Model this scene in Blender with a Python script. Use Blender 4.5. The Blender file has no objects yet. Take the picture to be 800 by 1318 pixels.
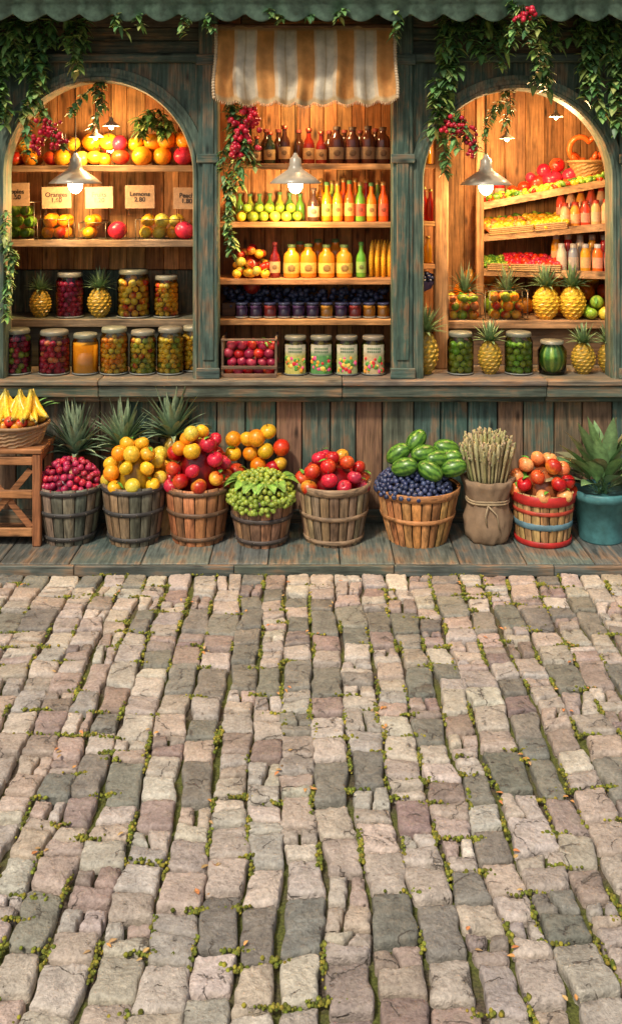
import bpy, math, random
import numpy as np
from mathutils import Vector
R=random.Random(11)
D=6.5; F=1300.0; HC=2.27; HP=230.0
def X(px,y=0): return (px-400)*(D+y)/F
def Z(py,y=0): return HC-(py-HP)*(D+y)/F
def S(p,y=0): return p*(D+y)/F
U=R.uniform
def mixc(a,b,t): return tuple(a[i]*(1-t)+b[i]*t for i in range(3))
def jit(c,a=.12):
    k=1+U(-a,a); return tuple(max(0,v*k*(1+U(-a,a)*.35)) for v in c)
scn=bpy.context.scene
# ---------------------------------------------------------------- materials
MATS={}
def newmat(n):
    m=bpy.data.materials.new(n); m.use_nodes=True; nt=m.node_tree
    MATS[n]=m
    return m,nt,nt.nodes,nt.links,nt.nodes['Principled BSDF']
def mapping(nt,sc,coord='Object',w=None):
    t=nt.nodes.new('ShaderNodeTexCoord'); mp=nt.nodes.new('ShaderNodeMapping')
    mp.inputs['Scale'].default_value=sc; nt.links.new(t.outputs[coord],mp.inputs['Vector'])
    if w is None: return mp.outputs[0]
    a=nt.nodes.new('ShaderNodeVectorMath'); a.operation='ADD'; nt.links.new(mp.outputs[0],a.inputs[0]); nt.links.new(w,a.inputs[1]); return a.outputs[0]
def noise(nt,vec,scale,detail=4,rough=.6,dist=0):
    n=nt.nodes.new('ShaderNodeTexNoise')
    n.inputs['Scale'].default_value=scale; n.inputs['Detail'].default_value=detail
    n.inputs['Roughness'].default_value=rough; n.inputs['Distortion'].default_value=dist
    nt.links.new(vec,n.inputs['Vector']); return n.outputs['Fac']
def ramp(nt,fac,stops):
    r=nt.nodes.new('ShaderNodeMapRange'); r.inputs['From Min'].default_value=stops[0]; r.inputs['From Max'].default_value=stops[1]
    r.inputs['To Min'].default_value=stops[2]; r.inputs['To Max'].default_value=stops[3]
    nt.links.new(fac,r.inputs['Value']); return r.outputs[0]
def math_(nt,op,a,b=None):
    m=nt.nodes.new('ShaderNodeMath'); m.operation=op
    for i,v in enumerate((a,b)):
        if v is None: continue
        if isinstance(v,(int,float)): m.inputs[i].default_value=v
        else: nt.links.new(v,m.inputs[i])
    return m.outputs[0]
def scalec(nt,col,fac):
    v=nt.nodes.new('ShaderNodeVectorMath'); v.operation='SCALE'
    nt.links.new(col,v.inputs[0]); nt.links.new(fac,v.inputs['Scale']); return v.outputs[0]
def mix(nt,fac,a,b):
    m=nt.nodes.new('ShaderNodeMix'); m.data_type='RGBA'
    if isinstance(fac,float): m.inputs[0].default_value=fac
    else: nt.links.new(fac,m.inputs[0])
    for i,v in ((6,a),(7,b)):
        if isinstance(v,tuple): m.inputs[i].default_value=(*v,1)
        else: nt.links.new(v,m.inputs[i])
    return m.outputs[2]
def attr(nt):
    a=nt.nodes.new('ShaderNodeAttribute'); a.attribute_name='Col'; return a
def bump(nt,h,s,d,bs):
    b=nt.nodes.new('ShaderNodeBump'); b.inputs['Strength'].default_value=s; b.inputs['Distance'].default_value=d
    nt.links.new(h,b.inputs['Height']); nt.links.new(b.outputs[0],bs.inputs['Normal'])
def simple(n,rough,var=(.8,1.2),sc=20,bs=0,metal=0,spec=.5,coat=0):
    m,nt,N,L,P=newmat(n); a=attr(nt); v=mapping(nt,(1,1,1)); f=noise(nt,v,sc,3)
    L.new(scalec(nt,a.outputs['Color'],ramp(nt,f,(.3,.7,var[0],var[1]))),P.inputs['Base Color'])
    P.inputs['Roughness'].default_value=rough; P.inputs['Metallic'].default_value=metal
    P.inputs['Specular IOR Level'].default_value=spec; P.inputs['Coat Weight'].default_value=coat
    if bs: bump(nt,f,bs,.004,P)
simple('fruit',.3,(.68,1.25),75,.10)
simple('leaf',.45,(.65,1.3),30,0)
simple('plain',.6,(.75,1.15),45,0)
simple('enamel',.3,(.8,1.1),18)
simple('metal',.42,(.6,1.2),30,0,metal=.85)
simple('tin',.5,(.5,1.4),16,.2,metal=.15)
simple('cloth',.9,(.74,1.1),14,.4)
simple('bottle',.08,(.85,1.1),16,0,coat=.3)
simple('pot',.45,(.6,1.25),14,.2)
simple('moss',.95,(.5,1.5),70,.6)
def wood(n,sc,paint):
    m,nt,N,L,P=newmat(n); a=attr(nt)
    sep=nt.nodes.new('ShaderNodeSeparateColor'); L.new(a.outputs['Color'],sep.inputs[0])
    w=math_(nt,'MULTIPLY',sep.outputs[0],173.0)
    v=mapping(nt,sc,w=w); g=noise(nt,v,1.0,5,.65,.7)
    g2=noise(nt,v,3.7,3,.6)
    v3=mapping(nt,(1,1,1),w=w); lo=noise(nt,v3,5.0,4)
    gg=math_(nt,'ADD',math_(nt,'MULTIPLY',g,.65),math_(nt,'MULTIPLY',g2,.35))
    col=scalec(nt,a.outputs['Color'],ramp(nt,gg,(.36,.64,.36,1.6)))
    col=scalec(nt,col,ramp(nt,lo,(.3,.7,.6,1.3)))
    if paint:
        k=math_(nt,'ADD',math_(nt,'MULTIPLY',g,.55),math_(nt,'MULTIPLY',lo,.5))
        mk=ramp(nt,k,(.515,.61,0,.78))
        br=nt.nodes.new('ShaderNodeRGB'); br.outputs[0].default_value=(.2,.115,.06,1)
        brs=scalec(nt,br.outputs[0],ramp(nt,g2,(.3,.7,.35,1.9)))
        col=mix(nt,mk,col,brs)
    vk=mapping(nt,tuple(9 if s>10 else 3.2 for s in sc),w=w)
    kn=nt.nodes.new('ShaderNodeTexVoronoi'); kn.inputs['Scale'].default_value=1; L.new(vk,kn.inputs['Vector'])
    col=scalec(nt,col,ramp(nt,kn.outputs['Distance'],(.04,.17,.25,1.0)))
    L.new(col,P.inputs['Base Color']); P.inputs['Roughness'].default_value=.6
    P.inputs['Specular IOR Level'].default_value=.35
    bump(nt,gg,.75,.007,P)
wood('woodv',(26,26,1.6),0); wood('woodh',(1.6,26,26),0); wood('woody',(26,1.6,26),0)
wood('paintv',(22,22,1.4),1); wood('painth',(1.4,22,22),1); wood('painty',(20,1.5,20),1)
# stone
m,nt,N,L,P=newmat('stone'); a=attr(nt)
sep=nt.nodes.new('ShaderNodeSeparateColor'); L.new(a.outputs['Color'],sep.inputs[0]); w=math_(nt,'MULTIPLY',sep.outputs[0],211.0)
v=mapping(nt,(1,1,1),w=w); n1=noise(nt,v,9,5,.65,.3); n2=noise(nt,v,75,3,.7); n3=noise(nt,v,26,3,.6,.4)
vo=nt.nodes.new('ShaderNodeTexVoronoi'); vo.feature='DISTANCE_TO_EDGE'
vd=nt.nodes.new('ShaderNodeVectorMath'); vd.operation='ADD'
cmb=nt.nodes.new('ShaderNodeCombineXYZ'); L.new(math_(nt,'MULTIPLY',n3,.07),cmb.inputs[0]); L.new(math_(nt,'MULTIPLY',n1,.12),cmb.inputs[1])
L.new(v,vd.inputs[0]); L.new(cmb.outputs[0],vd.inputs[1]); L.new(vd.outputs[0],vo.inputs['Vector']); vo.inputs['Scale'].default_value=6
crack=ramp(nt,vo.outputs['Distance'],(0,.02,.0,1.0))
cmask=ramp(nt,n1,(.42,.49,0,1)); cr=math_(nt,'MAXIMUM',crack,cmask)
col=scalec(nt,a.outputs['Color'],ramp(nt,n1,(.3,.7,.72,1.28)))
col=scalec(nt,col,ramp(nt,n2,(.3,.7,.72,1.28)))
tint=mix(nt,ramp(nt,n3,(.5,.7,0,.3)),col,(.38,.33,.25))
col=mix(nt,cr,(.12,.10,.08),tint)
L.new(col,P.inputs['Base Color']); P.inputs['Roughness'].default_value=.75; P.inputs['Specular IOR Level'].default_value=.35
hh=math_(nt,'ADD',math_(nt,'MULTIPLY',n1,1.9),math_(nt,'ADD',math_(nt,'MULTIPLY',n2,.3),math_(nt,'ADD',math_(nt,'MULTIPLY',n3,.7),math_(nt,'MULTIPLY',cr,.4))))
bump(nt,hh,.85,.013,P)
m,nt,N,L,P=newmat('soil'); v=mapping(nt,(1,1,1)); n1=noise(nt,v,3.5,5); n2=noise(nt,v,120,3)
c=mix(nt,ramp(nt,n1,(.42,.54,0,.95)),(.085,.065,.045),(.095,.11,.02)); c=scalec(nt,c,ramp(nt,n2,(.3,.7,.5,1.6)))
L.new(c,P.inputs['Base Color']); P.inputs['Roughness'].default_value=.95; bump(nt,n2,.8,.006,P)
m,nt,N,L,P=newmat('glass'); N.remove(P)
t=N.new('ShaderNodeBsdfTransparent'); t.inputs[0].default_value=(.97,.99,.975,1); g=N.new('ShaderNodeBsdfGlossy'); g.inputs['Roughness'].default_value=.05
fr=N.new('ShaderNodeFresnel'); fr.inputs['IOR'].default_value=1.45; mx=N.new('ShaderNodeMixShader')
L.new(fr.outputs[0],mx.inputs[0]); L.new(t.outputs[0],mx.inputs[1]); L.new(g.outputs[0],mx.inputs[2])
L.new(mx.outputs[0],N['Material Output'].inputs['Surface'])
m,nt,N,L,P=newmat('bulb'); P.inputs['Emission Color'].default_value=(1,.80,.48,1); P.inputs['Emission Strength'].default_value=40; P.inputs['Base Color'].default_value=(1,.8,.5,1)
# ---------------------------------------------------------------- builder
class B:
    def __init__(s): s.V=[];s.F=[];s.M=[];s.C=[];s.Sm=[];s.n=0;s.mats=[]
    def add(s,v,f,mat,col,smooth=True):
        v=np.asarray(v,float); k=len(v); s.V.append(v)
        c=np.asarray(col,float)
        if c.ndim==1: c=np.tile(c,(k,1))
        s.C.append(c)
        if mat not in s.mats: s.mats.append(mat)
        mi=s.mats.index(mat); o=s.n
        s.F.extend([tuple(i+o for i in q) for q in f]); s.M.extend([mi]*len(f)); s.Sm.extend([smooth]*len(f)); s.n+=k
    def build(s,name,parent=None,origin=None):
        V=np.concatenate(s.V); C=np.concatenate(s.C)
        if origin is None:
            lo,hi=V.min(0),V.max(0); origin=np.array([(lo[0]+hi[0])/2,(lo[1]+hi[1])/2,lo[2]])
        origin=np.asarray(origin,float); V=V-origin
        me=bpy.data.meshes.new(name); me.from_pydata(V.tolist(),[],s.F)
        for q in s.mats: me.materials.append(MATS[q])
        me.polygons.foreach_set('material_index',s.M); me.polygons.foreach_set('use_smooth',s.Sm)
        at=me.color_attributes.new('Col','FLOAT_COLOR','POINT')
        at.data.foreach_set('color',np.concatenate([C,np.ones((len(C),1))],1).ravel().astype(np.float32))
        me.update(); ob=bpy.data.objects.new(name,me); ob.location=origin; scn.collection.objects.link(ob)
        if parent: ob.parent=parent
        return ob
def empty(name,loc=(0,0,0)):
    e=bpy.data.objects.new(name,None); e.location=loc; scn.collection.objects.link(e); return e
_cb=[(i,j,k) for i in(-1,1) for j in(-1,1) for k in(-1,1)]
def _cbt():
    vid={}
    for ci,c in enumerate(_cb):
        for a in range(3): vid[(c,a)]=ci*3+a
    def pos(c,a,h=(1,1,1),ch=.2): return [c[k]*(h[k]-(0 if k==a else ch)) for k in range(3)]
    fs=[]
    for a in range(3):
        b_,c_=[k for k in range(3) if k!=a]
        for s in(-1,1):
            q=[]
            for (u,w) in((-1,-1),(1,-1),(1,1),(-1,1)):
                t=[0,0,0]; t[a]=s;t[b_]=u;t[c_]=w; q.append((tuple(t),a))
            fs.append(q)
        for u in(-1,1):
            for w in(-1,1):
                def cc(k):
                    t=[0,0,0]; t[a]=k;t[b_]=u;t[c_]=w; return tuple(t)
                fs.append([(cc(-1),b_),(cc(1),b_),(cc(1),c_),(cc(-1),c_)])
    for c in _cb: fs.append([(c,0),(c,1),(c,2)])
    out=[]
    for q in fs:
        P=[np.array(pos(*t)) for t in q]; n=np.cross(P[1]-P[0],P[2]-P[0])
        if n.dot(sum(P))<0: q=q[::-1]
        out.append(tuple(vid[t] for t in q))
    return out
_CBF=_cbt()
def box(b,x0,x1,y0,y1,z0,z1,mat,col,ch=.004,rot=None):
    c=np.array([(x0+x1)/2,(y0+y1)/2,(z0+z1)/2]); h=[abs(x1-x0)/2,abs(y1-y0)/2,abs(z1-z0)/2]; ch=min(ch,min(h)*.45)
    v=np.array([[k_[k]*(h[k]-(0 if k==a else ch)) for k in range(3)] for k_ in _cb for a in range(3)])
    if rot is not None: v=v@rot.T
    b.add(v+c,_CBF,mat,col,False)
def rotm(ax,ay,az):
    cx,sx,cy,sy,cz,sz=math.cos(ax),math.sin(ax),math.cos(ay),math.sin(ay),math.cos(az),math.sin(az)
    return np.array([[cz,-sz,0],[sz,cz,0],[0,0,1]])@np.array([[cy,0,sy],[0,1,0],[-sy,0,cy]])@np.array([[1,0,0],[0,cx,-sx],[0,sx,cx]])
_sp={}
def sph(nu,nv):
    if (nu,nv) in _sp: return _sp[(nu,nv)]
    v=[(0,0,1)]
    for j in range(1,nv):
        t=math.pi*j/nv
        for i in range(nu):
            p=2*math.pi*i/nu; v.append((math.sin(t)*math.cos(p),math.sin(t)*math.sin(p),math.cos(t)))
    v.append((0,0,-1)); f=[]
    for i in range(nu): f.append((0,1+i,1+(i+1)%nu))
    for j in range(nv-2):
        for i in range(nu):
            a=1+j*nu+i; c=1+j*nu+(i+1)%nu; f.append((a,a+nu,c+nu,c))
    e=len(v)-1; o=1+(nv-2)*nu
    for i in range(nu): f.append((o+i,e,o+(i+1)%nu))
    _sp[(nu,nv)]=(np.array(v),f); return _sp[(nu,nv)]
def ball(b,c,r,mat,col,nu=10,nv=6,sc=(1,1,1),rot=None):
    v,f=sph(nu,nv); v=v*np.array(sc)*r
    if rot is not None: v=v@rot.T
    b.add(v+np.array(c),f,mat,col)
K={'red':((.50,.008,.012),(.64,.10,.02),'apple'),'redyel':((.57,.03,.012),(.87,.45,.04),'apple'),'yellow':((.9,.50,.02),(.82,.42,.03),'apple'),
'orange':((.92,.28,.008),(.88,.36,.02),'round'),'lemon':((.87,.58,.04),(.68,.56,.07),'round'),'green':((.2,.4,.03),(.36,.5,.05),'apple'),
'purple':((.28,.012,.045),(.5,.05,.08),'apple'),'peach':((.8,.22,.07),(.9,.48,.16),'apple'),'cherry':((.45,.008,.035),(.6,.03,.06),'round'),
'pink':((.55,.04,.12),(.28,.012,.05),'round'),'blue':((.025,.035,.09),(.07,.09,.18),'round'),'grape':((.34,.42,.06),(.22,.32,.04),'round'),
'pom':((.6,.015,.04),(.5,.03,.07),'apple'),'olive':((.38,.42,.04),(.22,.32,.03),'round'),'mango':((.9,.4,.02),(.6,.5,.04),'round'),'tomato':((.7,.03,.01),(.7,.08,.01),'round'),
'melon':((.07,.2,.025),(.2,.4,.06),'round')}
def fruit(b,x,y,z,r,kind,sc=(1,1,1)):
    c1,c2,sh=K[kind]; nu,nv=(18,12) if r>.028 else ((12,8) if r>.014 else (8,5))
    v,f=sph(nu,nv); v=v.copy()
    if sh=='apple' and r>.014:
        rho=np.hypot(v[:,0],v[:,1]); v[:,2]=v[:,2]*.9-.22*np.exp(-(rho/.3)**2)*(v[:,2]>0)+.12*np.exp(-(rho/.3)**2)*(v[:,2]<0)
        k=1-.12*np.clip(-v[:,2],0,1); v[:,0]*=k; v[:,1]*=k
    d=np.array([R.gauss(0,1) for _ in range(3)]); d/=np.linalg.norm(d)
    t=np.clip(.35+.75*(v@d)+np.array([U(-.14,.14) for _ in range(len(v))]),0,1)[:,None]
    c1=np.array(jit(c1,.2)); c2=np.array(jit(c2,.15)); col=c1*(1-t)+c2*t
    rt=rotm(U(-.8,.8),U(-.7,.7),U(0,6)); s=U(.88,1.06)
    b.add((v*np.array(sc)*np.array([1,U(.94,1.03),U(.94,1.05)])*r*s)@rt.T+np.array([x,y,z]),f,'fruit',col)
    if sh=='apple' and r>.028:
        up=rt[:,2]; p=np.array([x,y,z])+up*r*.62
        tube(b,[p,p+up*r*.3,p+up*r*.55+np.array([r*.1,0,0])],r*.05,'plain',(.09,.05,.02),4)
        if R.random()<.3: blade(b,p+up*r*.3,rt[:,0],r*1.1,r*.27,.2,(.08,.24,.03),4)
def tube(b,pts,r,mat,col,n=6,cap=True):
    pts=[np.array(p,float) for p in pts]; k=len(pts); rr=r if isinstance(r,(list,tuple)) else [r]*k
    v=[];f=[]; ref=np.array([.3,.5,.81])
    for i,p in enumerate(pts):
        t=pts[min(i+1,k-1)]-pts[max(i-1,0)]; t=t/(np.linalg.norm(t)+1e-9)
        rf=ref if abs(t.dot(ref))<.95 else np.array([1,0,0]); a=np.cross(t,rf); a/=np.linalg.norm(a); c=np.cross(t,a)
        for j in range(n):
            q=2*math.pi*j/n; v.append(p+rr[i]*(math.cos(q)*a+math.sin(q)*c))
    for i in range(k-1):
        for j in range(n):
            j2=(j+1)%n; f.append((i*n+j,i*n+j2,(i+1)*n+j2,(i+1)*n+j))
    if cap: f.append(tuple(range(n))[::-1]); f.append(tuple((k-1)*n+j for j in range(n)))
    b.add(v,f,mat,col)
def lathe(b,cx,cy,cz,prof,mat,col,n=18,wob=None,cap=False):
    v=[];f=[];cl=[]; k=len(prof)
    for i,(r,z) in enumerate(prof):
        for j in range(n):
            a=2*math.pi*j/n; q=r*(1+(wob(a,z) if wob else 0)); v.append((cx+q*math.cos(a),cy+q*math.sin(a),cz+z))
            cl.append(col[i] if isinstance(col,list) else col)
    for i in range(k-1):
        for j in range(n):
            j2=(j+1)%n; f.append((i*n+j,i*n+j2,(i+1)*n+j2,(i+1)*n+j))
    if cap: f.append(tuple((k-1)*n+j for j in range(n)))
    b.add(v,f,mat,cl)
def blade(b,base,d,L_,W,droop,col,seg=6,mat='leaf',spike=False,fold=.3,tipc=None,pet=0):
    base=np.array(base,float); d=np.array(d,float); d/=np.linalg.norm(d)+1e-9
    up=np.array([0,0,1.]); side=np.cross(d,up)
    if np.linalg.norm(side)<.15: q_=U(0,6); side=np.array([math.cos(q_),math.sin(q_),0])
    side/=np.linalg.norm(side); nn=np.cross(side,d); v=[];cl=[]; c=np.array(col)
    for i in range(seg+1):
        s=i/seg; p=base+d*s*L_+np.array([0,0,-1])*droop*s*s*L_
        if spike: w=W*(1-s**1.6*.98)
        elif pet: w=max(.004,W*math.sin(math.pi*max(0,min(1,(s-pet)/(1-pet)))**.85)) if s<.995 else .001
        else: w=W*math.sin(math.pi*min(1,(s*.96+.04))**.75)
        v+= [p-side*w+nn*w*fold,p,p+side*w+nn*w*fold]
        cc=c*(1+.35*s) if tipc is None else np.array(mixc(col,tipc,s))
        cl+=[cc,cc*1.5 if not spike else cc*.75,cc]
    f=[]
    for i in range(seg):
        a=i*3; f+=[(a,a+1,a+4,a+3),(a+1,a+2,a+5,a+4)]
    b.add(v,f,mat,cl)
def pile(b,cx,cy,z,Rr,h,r,kinds,tries=700,base=True,k=1.72,ry=None,kf=None):
    ry=ry or Rr; pts=[]
    if base:
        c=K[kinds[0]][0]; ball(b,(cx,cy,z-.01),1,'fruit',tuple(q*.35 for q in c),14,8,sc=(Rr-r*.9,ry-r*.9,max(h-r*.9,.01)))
    for _ in range(tries):
        d=np.array([R.gauss(0,1) for _ in range(3)]); d/=np.linalg.norm(d); d[2]=abs(d[2])
        p=np.array([cx+Rr*d[0],cy+ry*d[1],z+h*d[2]])
        if all(np.sum((p-q)**2)>(k*r)**2 for q in pts):
            pts.append(p); kk=kinds if kf is None else kf(d)
            fruit(b,*p,r,kk[R.randrange(len(kk))])
# ---------------------------------------------------------------- cobbles
def cobbles():
    b=B(); corners=[]
    def warp(x,y): return (x+.022*math.sin(y*1.3+x*1.1)+.009*math.sin(y*3.1+x*2.3)+.005*math.sin(y*7.3+x*5), y+.018*math.sin(x*1.9+.3*y)+.012*math.sin(x*5.3+1)+.006*math.sin(x*13+y*3))
    pale=[(.43,.375,.31),(.385,.335,.285),(.47,.41,.345),(.37,.335,.295),(.43,.355,.295),(.51,.46,.39),(.42,.34,.28),(.45,.405,.35)]
    mauve=[(.285,.225,.20),(.30,.235,.20),(.265,.215,.195),(.34,.27,.23)]
    slab=[(.19,.185,.155),(.215,.208,.172),(.18,.175,.15),(.24,.228,.19),(.205,.195,.165)]
    def stone(poly,col):
        poly=[np.array(p) for p in poly]; c=sum(poly)/len(poly)
        gx,gy=U(.0045,.0085),U(.007,.0125); P=[]
        hx=max(abs(p[0]-c[0]) for p in poly); hy=max(abs(p[1]-c[1]) for p in poly)
        for p in poly: P.append(c+(p-c)*np.array([1-gx/hx,1-gy/hy]))
        Q=[]; n=len(P)
        for i in range(n):
            a,e=P[i],P[(i+1)%n]; Q.append(a); dd=e-a; nr=np.array([dd[1],-dd[0]]); l=np.linalg.norm(dd)
            if l>.05:
                Q.append(a+dd*U(.22,.35)+nr*U(-.05,.045)); Q.append(a+dd*U(.45,.55)+nr*U(-.05,.045)); Q.append(a+dd*U(.68,.8)+nr*U(-.05,.045))
        T=[]
        for i in range(len(Q)):
            a,e=Q[i],Q[(i+1)%len(Q)]; T.append(a*.76+e*.24); T.append(a*.24+e*.76)
        n=len(T)
        h=U(-.007,.007); tx,ty=U(-.06,.06),U(-.06,.06)
        v=[];f=[]; rr=[U(.5,1.6) for _ in T]
        for k,(ins,z) in enumerate(((0,-.05),(0,-.014),(.0035,-.005),(.010,-.001),(.024,.0))):
            for q_,t in enumerate(T):
                d=t-c; l=np.linalg.norm(d); q=c+d*(1-min(ins*(rr[q_] if k>1 else 1),l*.6)/l)
                zz=z+h+(0 if k==0 else (q-c)[0]*tx+(q-c)[1]*ty+U(-.0015,.0015)); v.append((q[0],q[1],zz))
        for k in range(4):
            for i in range(n): j=(i+1)%n; f.append((k*n+i,k*n+j,(k+1)*n+j,(k+1)*n+i))
        v.append((c[0],c[1],h+.0015))
        for i in range(n): f.append((4*n+i,4*n+(i+1)%n,5*n))
        ar=sum(T[i][0]*T[(i+1)%n][1]-T[(i+1)%n][0]*T[i][1] for i in range(n))
        if ar<0: f=[q[::-1] for q in f]
        b.add(v,f,'stone',col)
    rows=[]; y=-7.3
    sched=['pale','pale','slab','pale','pale','pale','slab','pale','pale','slab','pale']; k=0
    while y<-.7:
        t=sched[k%len(sched)]; l={'pale':U(.15,.178),'slab':U(.23,.28)}[t]; rows.append((y,l,t)); y+=l; k+=1
    x=-4.0; ci=0
    while x<4.0:
        w=U(.115,.15) if R.random()<.85 else U(.155,.175); off=U(-.04,.04); y=-7.25+off
        for (ry,l,t) in rows:
            y1=ry+l+off+U(-.018,.018)
            if y1>-.80: y1=-.70
            if y1<=y+.05: continue
            ys=[y,y1]
            if t=='slab' and R.random()<.38: ys=[y,y+(y1-y)*U(.4,.6),y1]
            for a_,b_ in zip(ys[:-1],ys[1:]):
                long=(b_-a_)>.21
                t2='slab' if (long and R.random()<.9) else R.choices(['pale','mauve','slab'],[.74,.15,.11])[0]
                pal={'pale':pale,'slab':slab,'mauve':mauve}[t2]
                def J(px,py):
                    rr=random.Random(int(px*1000)*7919+int(py*1000)); q=warp(px,py)
                    if py>-.71: return (q[0],py)
                    return (q[0]+rr.uniform(-.014,.014),q[1]+rr.uniform(-.010,.010))
                q=[J(x,a_),J(x+w,a_),J(x+w,b_),J(x,b_)]; corners.append(q[0]); corners.append(q[2])
                col=lambda: jit(R.choice(pal),.12)
                L_=lambda a,e,t:(a[0]*(1-t)+e[0]*t,a[1]*(1-t)+e[1]*t)
                s_=R.random(); pr={'pale':.30,'slab':.05,'mauve':.4}[t2]
                if s_<pr*.4:
                    a=L_(q[0],q[3],U(.3,.7)); e=L_(q[1],q[2],U(.3,.7)); stone([q[0],q[1],e,a],col()); stone([a,e,q[2],q[3]],col())
                elif s_<pr*.65:
                    a=L_(q[0],q[1],U(.35,.65)); e=L_(q[3],q[2],U(.3,.7)); stone([q[0],a,e,q[3]],col()); stone([a,q[1],q[2],e],col())
                elif s_<pr:
                    a=L_(q[0],q[3],U(.35,.6)); e=L_(q[1],q[2],U(.3,.7)); g=L_(a,e,U(.4,.6)); hh=L_(q[3],q[2],U(.3,.7))
                    stone([q[0],q[1],e,g,a],col()); stone([a,g,hh,q[3]],col()); stone([g,e,q[2],hh],col())
                else: stone(q,col())
            y=y1
            if y>=-.701: break
        x+=w; ci+=1
    b.build('cobblestone_pavement',origin=(0,0,0))
    return corners
corners=cobbles()
b=B(); b.add([(-200,-200,-.035),(200,-200,-.035),(200,200,-.035),(-200,200,-.035)],[(0,1,2,3)],'soil',(.1,.1,.1),False); b.build('ground',origin=(0,0,0))
bm=B(); bl=B()
for (x,y) in corners:
    if abs(x)>2.6 or y<-5: continue
    f=math.sin(x*3.1+1.3)*math.sin(y*2.3+.4)+.5*math.sin(x*7+y*5)
    if R.random()<.28+.30*max(0,f):
        ax=R.random()<.5
        for _ in range(R.randint(16,46)):
            if ax: dx,dy=U(-.008,.008),R.gauss(0,.036)
            else: dx,dy=R.gauss(0,.03),U(-.011,.011)
            r=U(.003,.0085); ball(bm,(x+dx,y+dy,-.014+U(0,.015)),r,'moss',jit(R.choice([(.18,.20,.025),(.27,.24,.03),(.12,.14,.015)]),.3),6,4,sc=(1,1.1,.8))
    if R.random()<.09 and y<-.8:
        for _ in range(R.randint(1,3)):
            blade(bl,(x+U(-.03,.03),y+U(-.03,.03),.004+U(0,.004)),(U(-1,1),U(-1,1),U(0,.3)),U(.018,.030),U(.005,.008),.2,R.choice([(.45,.22,.07),(.4,.26,.1),(.45,.17,.06),(.32,.2,.09)]),4)
bm.build('moss'); bl.build('fallen_leaves')
# ---------------------------------------------------------------- building
bld=empty('fruit_market_building')
TEAL=[(.07,.12,.09),(.085,.14,.10),(.06,.105,.08),(.11,.135,.095)]
WARM=[(.38,.165,.055),(.43,.2,.07),(.33,.14,.045),(.47,.235,.085)]
DECKZ=.045; CT=.99
b=B()
x=-3.2
while x<3.2:
    w=U(.30,.42); box(b,x+.003,x+w-.003,-.66,.1,-.02,DECKZ,'painty',jit(R.choice([(.13,.165,.145),(.155,.175,.15),(.14,.145,.125)]),.15)); x+=w
for i in range(7): box(b,-3.2+i*.92,-3.2+(i+1)*.92-.004,-.695,-.663,-.02,DECKZ-.004,'painth',jit((.12,.145,.125),.15))
b.build('wooden_deck',bld)
b=B(); x=-3.2
while x<3.2:
    w=U(.165,.205); cx=x+w/2
    c=R.choice([(.10,.17,.13),(.12,.17,.125),(.18,.14,.095),(.08,.15,.12),(.20,.13,.08),(.15,.16,.115)])
    if -.2<cx<.45: c=R.choice([(.25,.14,.085),(.16,.15,.105),(.22,.12,.075),(.12,.16,.12)])
    box(b,x+.004,x+w-.004,.05,.075,DECKZ,.93,'paintv',jit(c,.15)); x+=w
box(b,-3.2,3.2,.078,.12,DECKZ,.93,'woodh',(.03,.02,.015))
box(b,-3.2,3.2,.02,.048,DECKZ,.13,'painth',(.08,.1,.08))
b.build('lower_plank_wall',bld)
b=B()
for x0,x1 in((-3.2,-1.35),(-1.35,.2),(.2,1.5),(1.5,3.2)):
    box(b,x0+.001,x1-.001,-.1,.62,CT-.035,CT,'painth',jit((.19,.165,.12),.15),.006)
    box(b,x0+.001,x1-.001,-.08,-.04,CT-.11,CT-.037,'painth',jit((.11,.14,.105),.15),.006)
    box(b,x0+.001,x1-.001,-.03,.04,CT-.15,CT-.112,'painth',jit((.085,.12,.09),.15),.006)
b.build('counter',bld)
ZT=Z(80); ZR=3.42
b=B()
def pillar(x0,x1):
    c=jit((.085,.145,.11),.1); w=(x1-x0)
    box(b,x0,x1,-.03,.12,CT,ZR,'paintv',c,.008)
    box(b,x0+w*.22,x1-w*.22,-.042,-.031,CT+.12,ZR-.4,'paintv',jit(c,.2),.006)
    for z0,z1,e in((CT+.0,CT+.07,.012),(Z(210),Z(198),.01),(ZT-.02,ZT+.05,.014)): box(b,x0-e,x1+e,-.05,-.0305,z0+.001,z1,'painth',jit(c,.15),.006)
pillar(X(256),X(281)); pillar(X(504),X(531)); pillar(X(-30),X(-4)); pillar(X(796),X(824))
b.build('pillars',bld)
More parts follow.
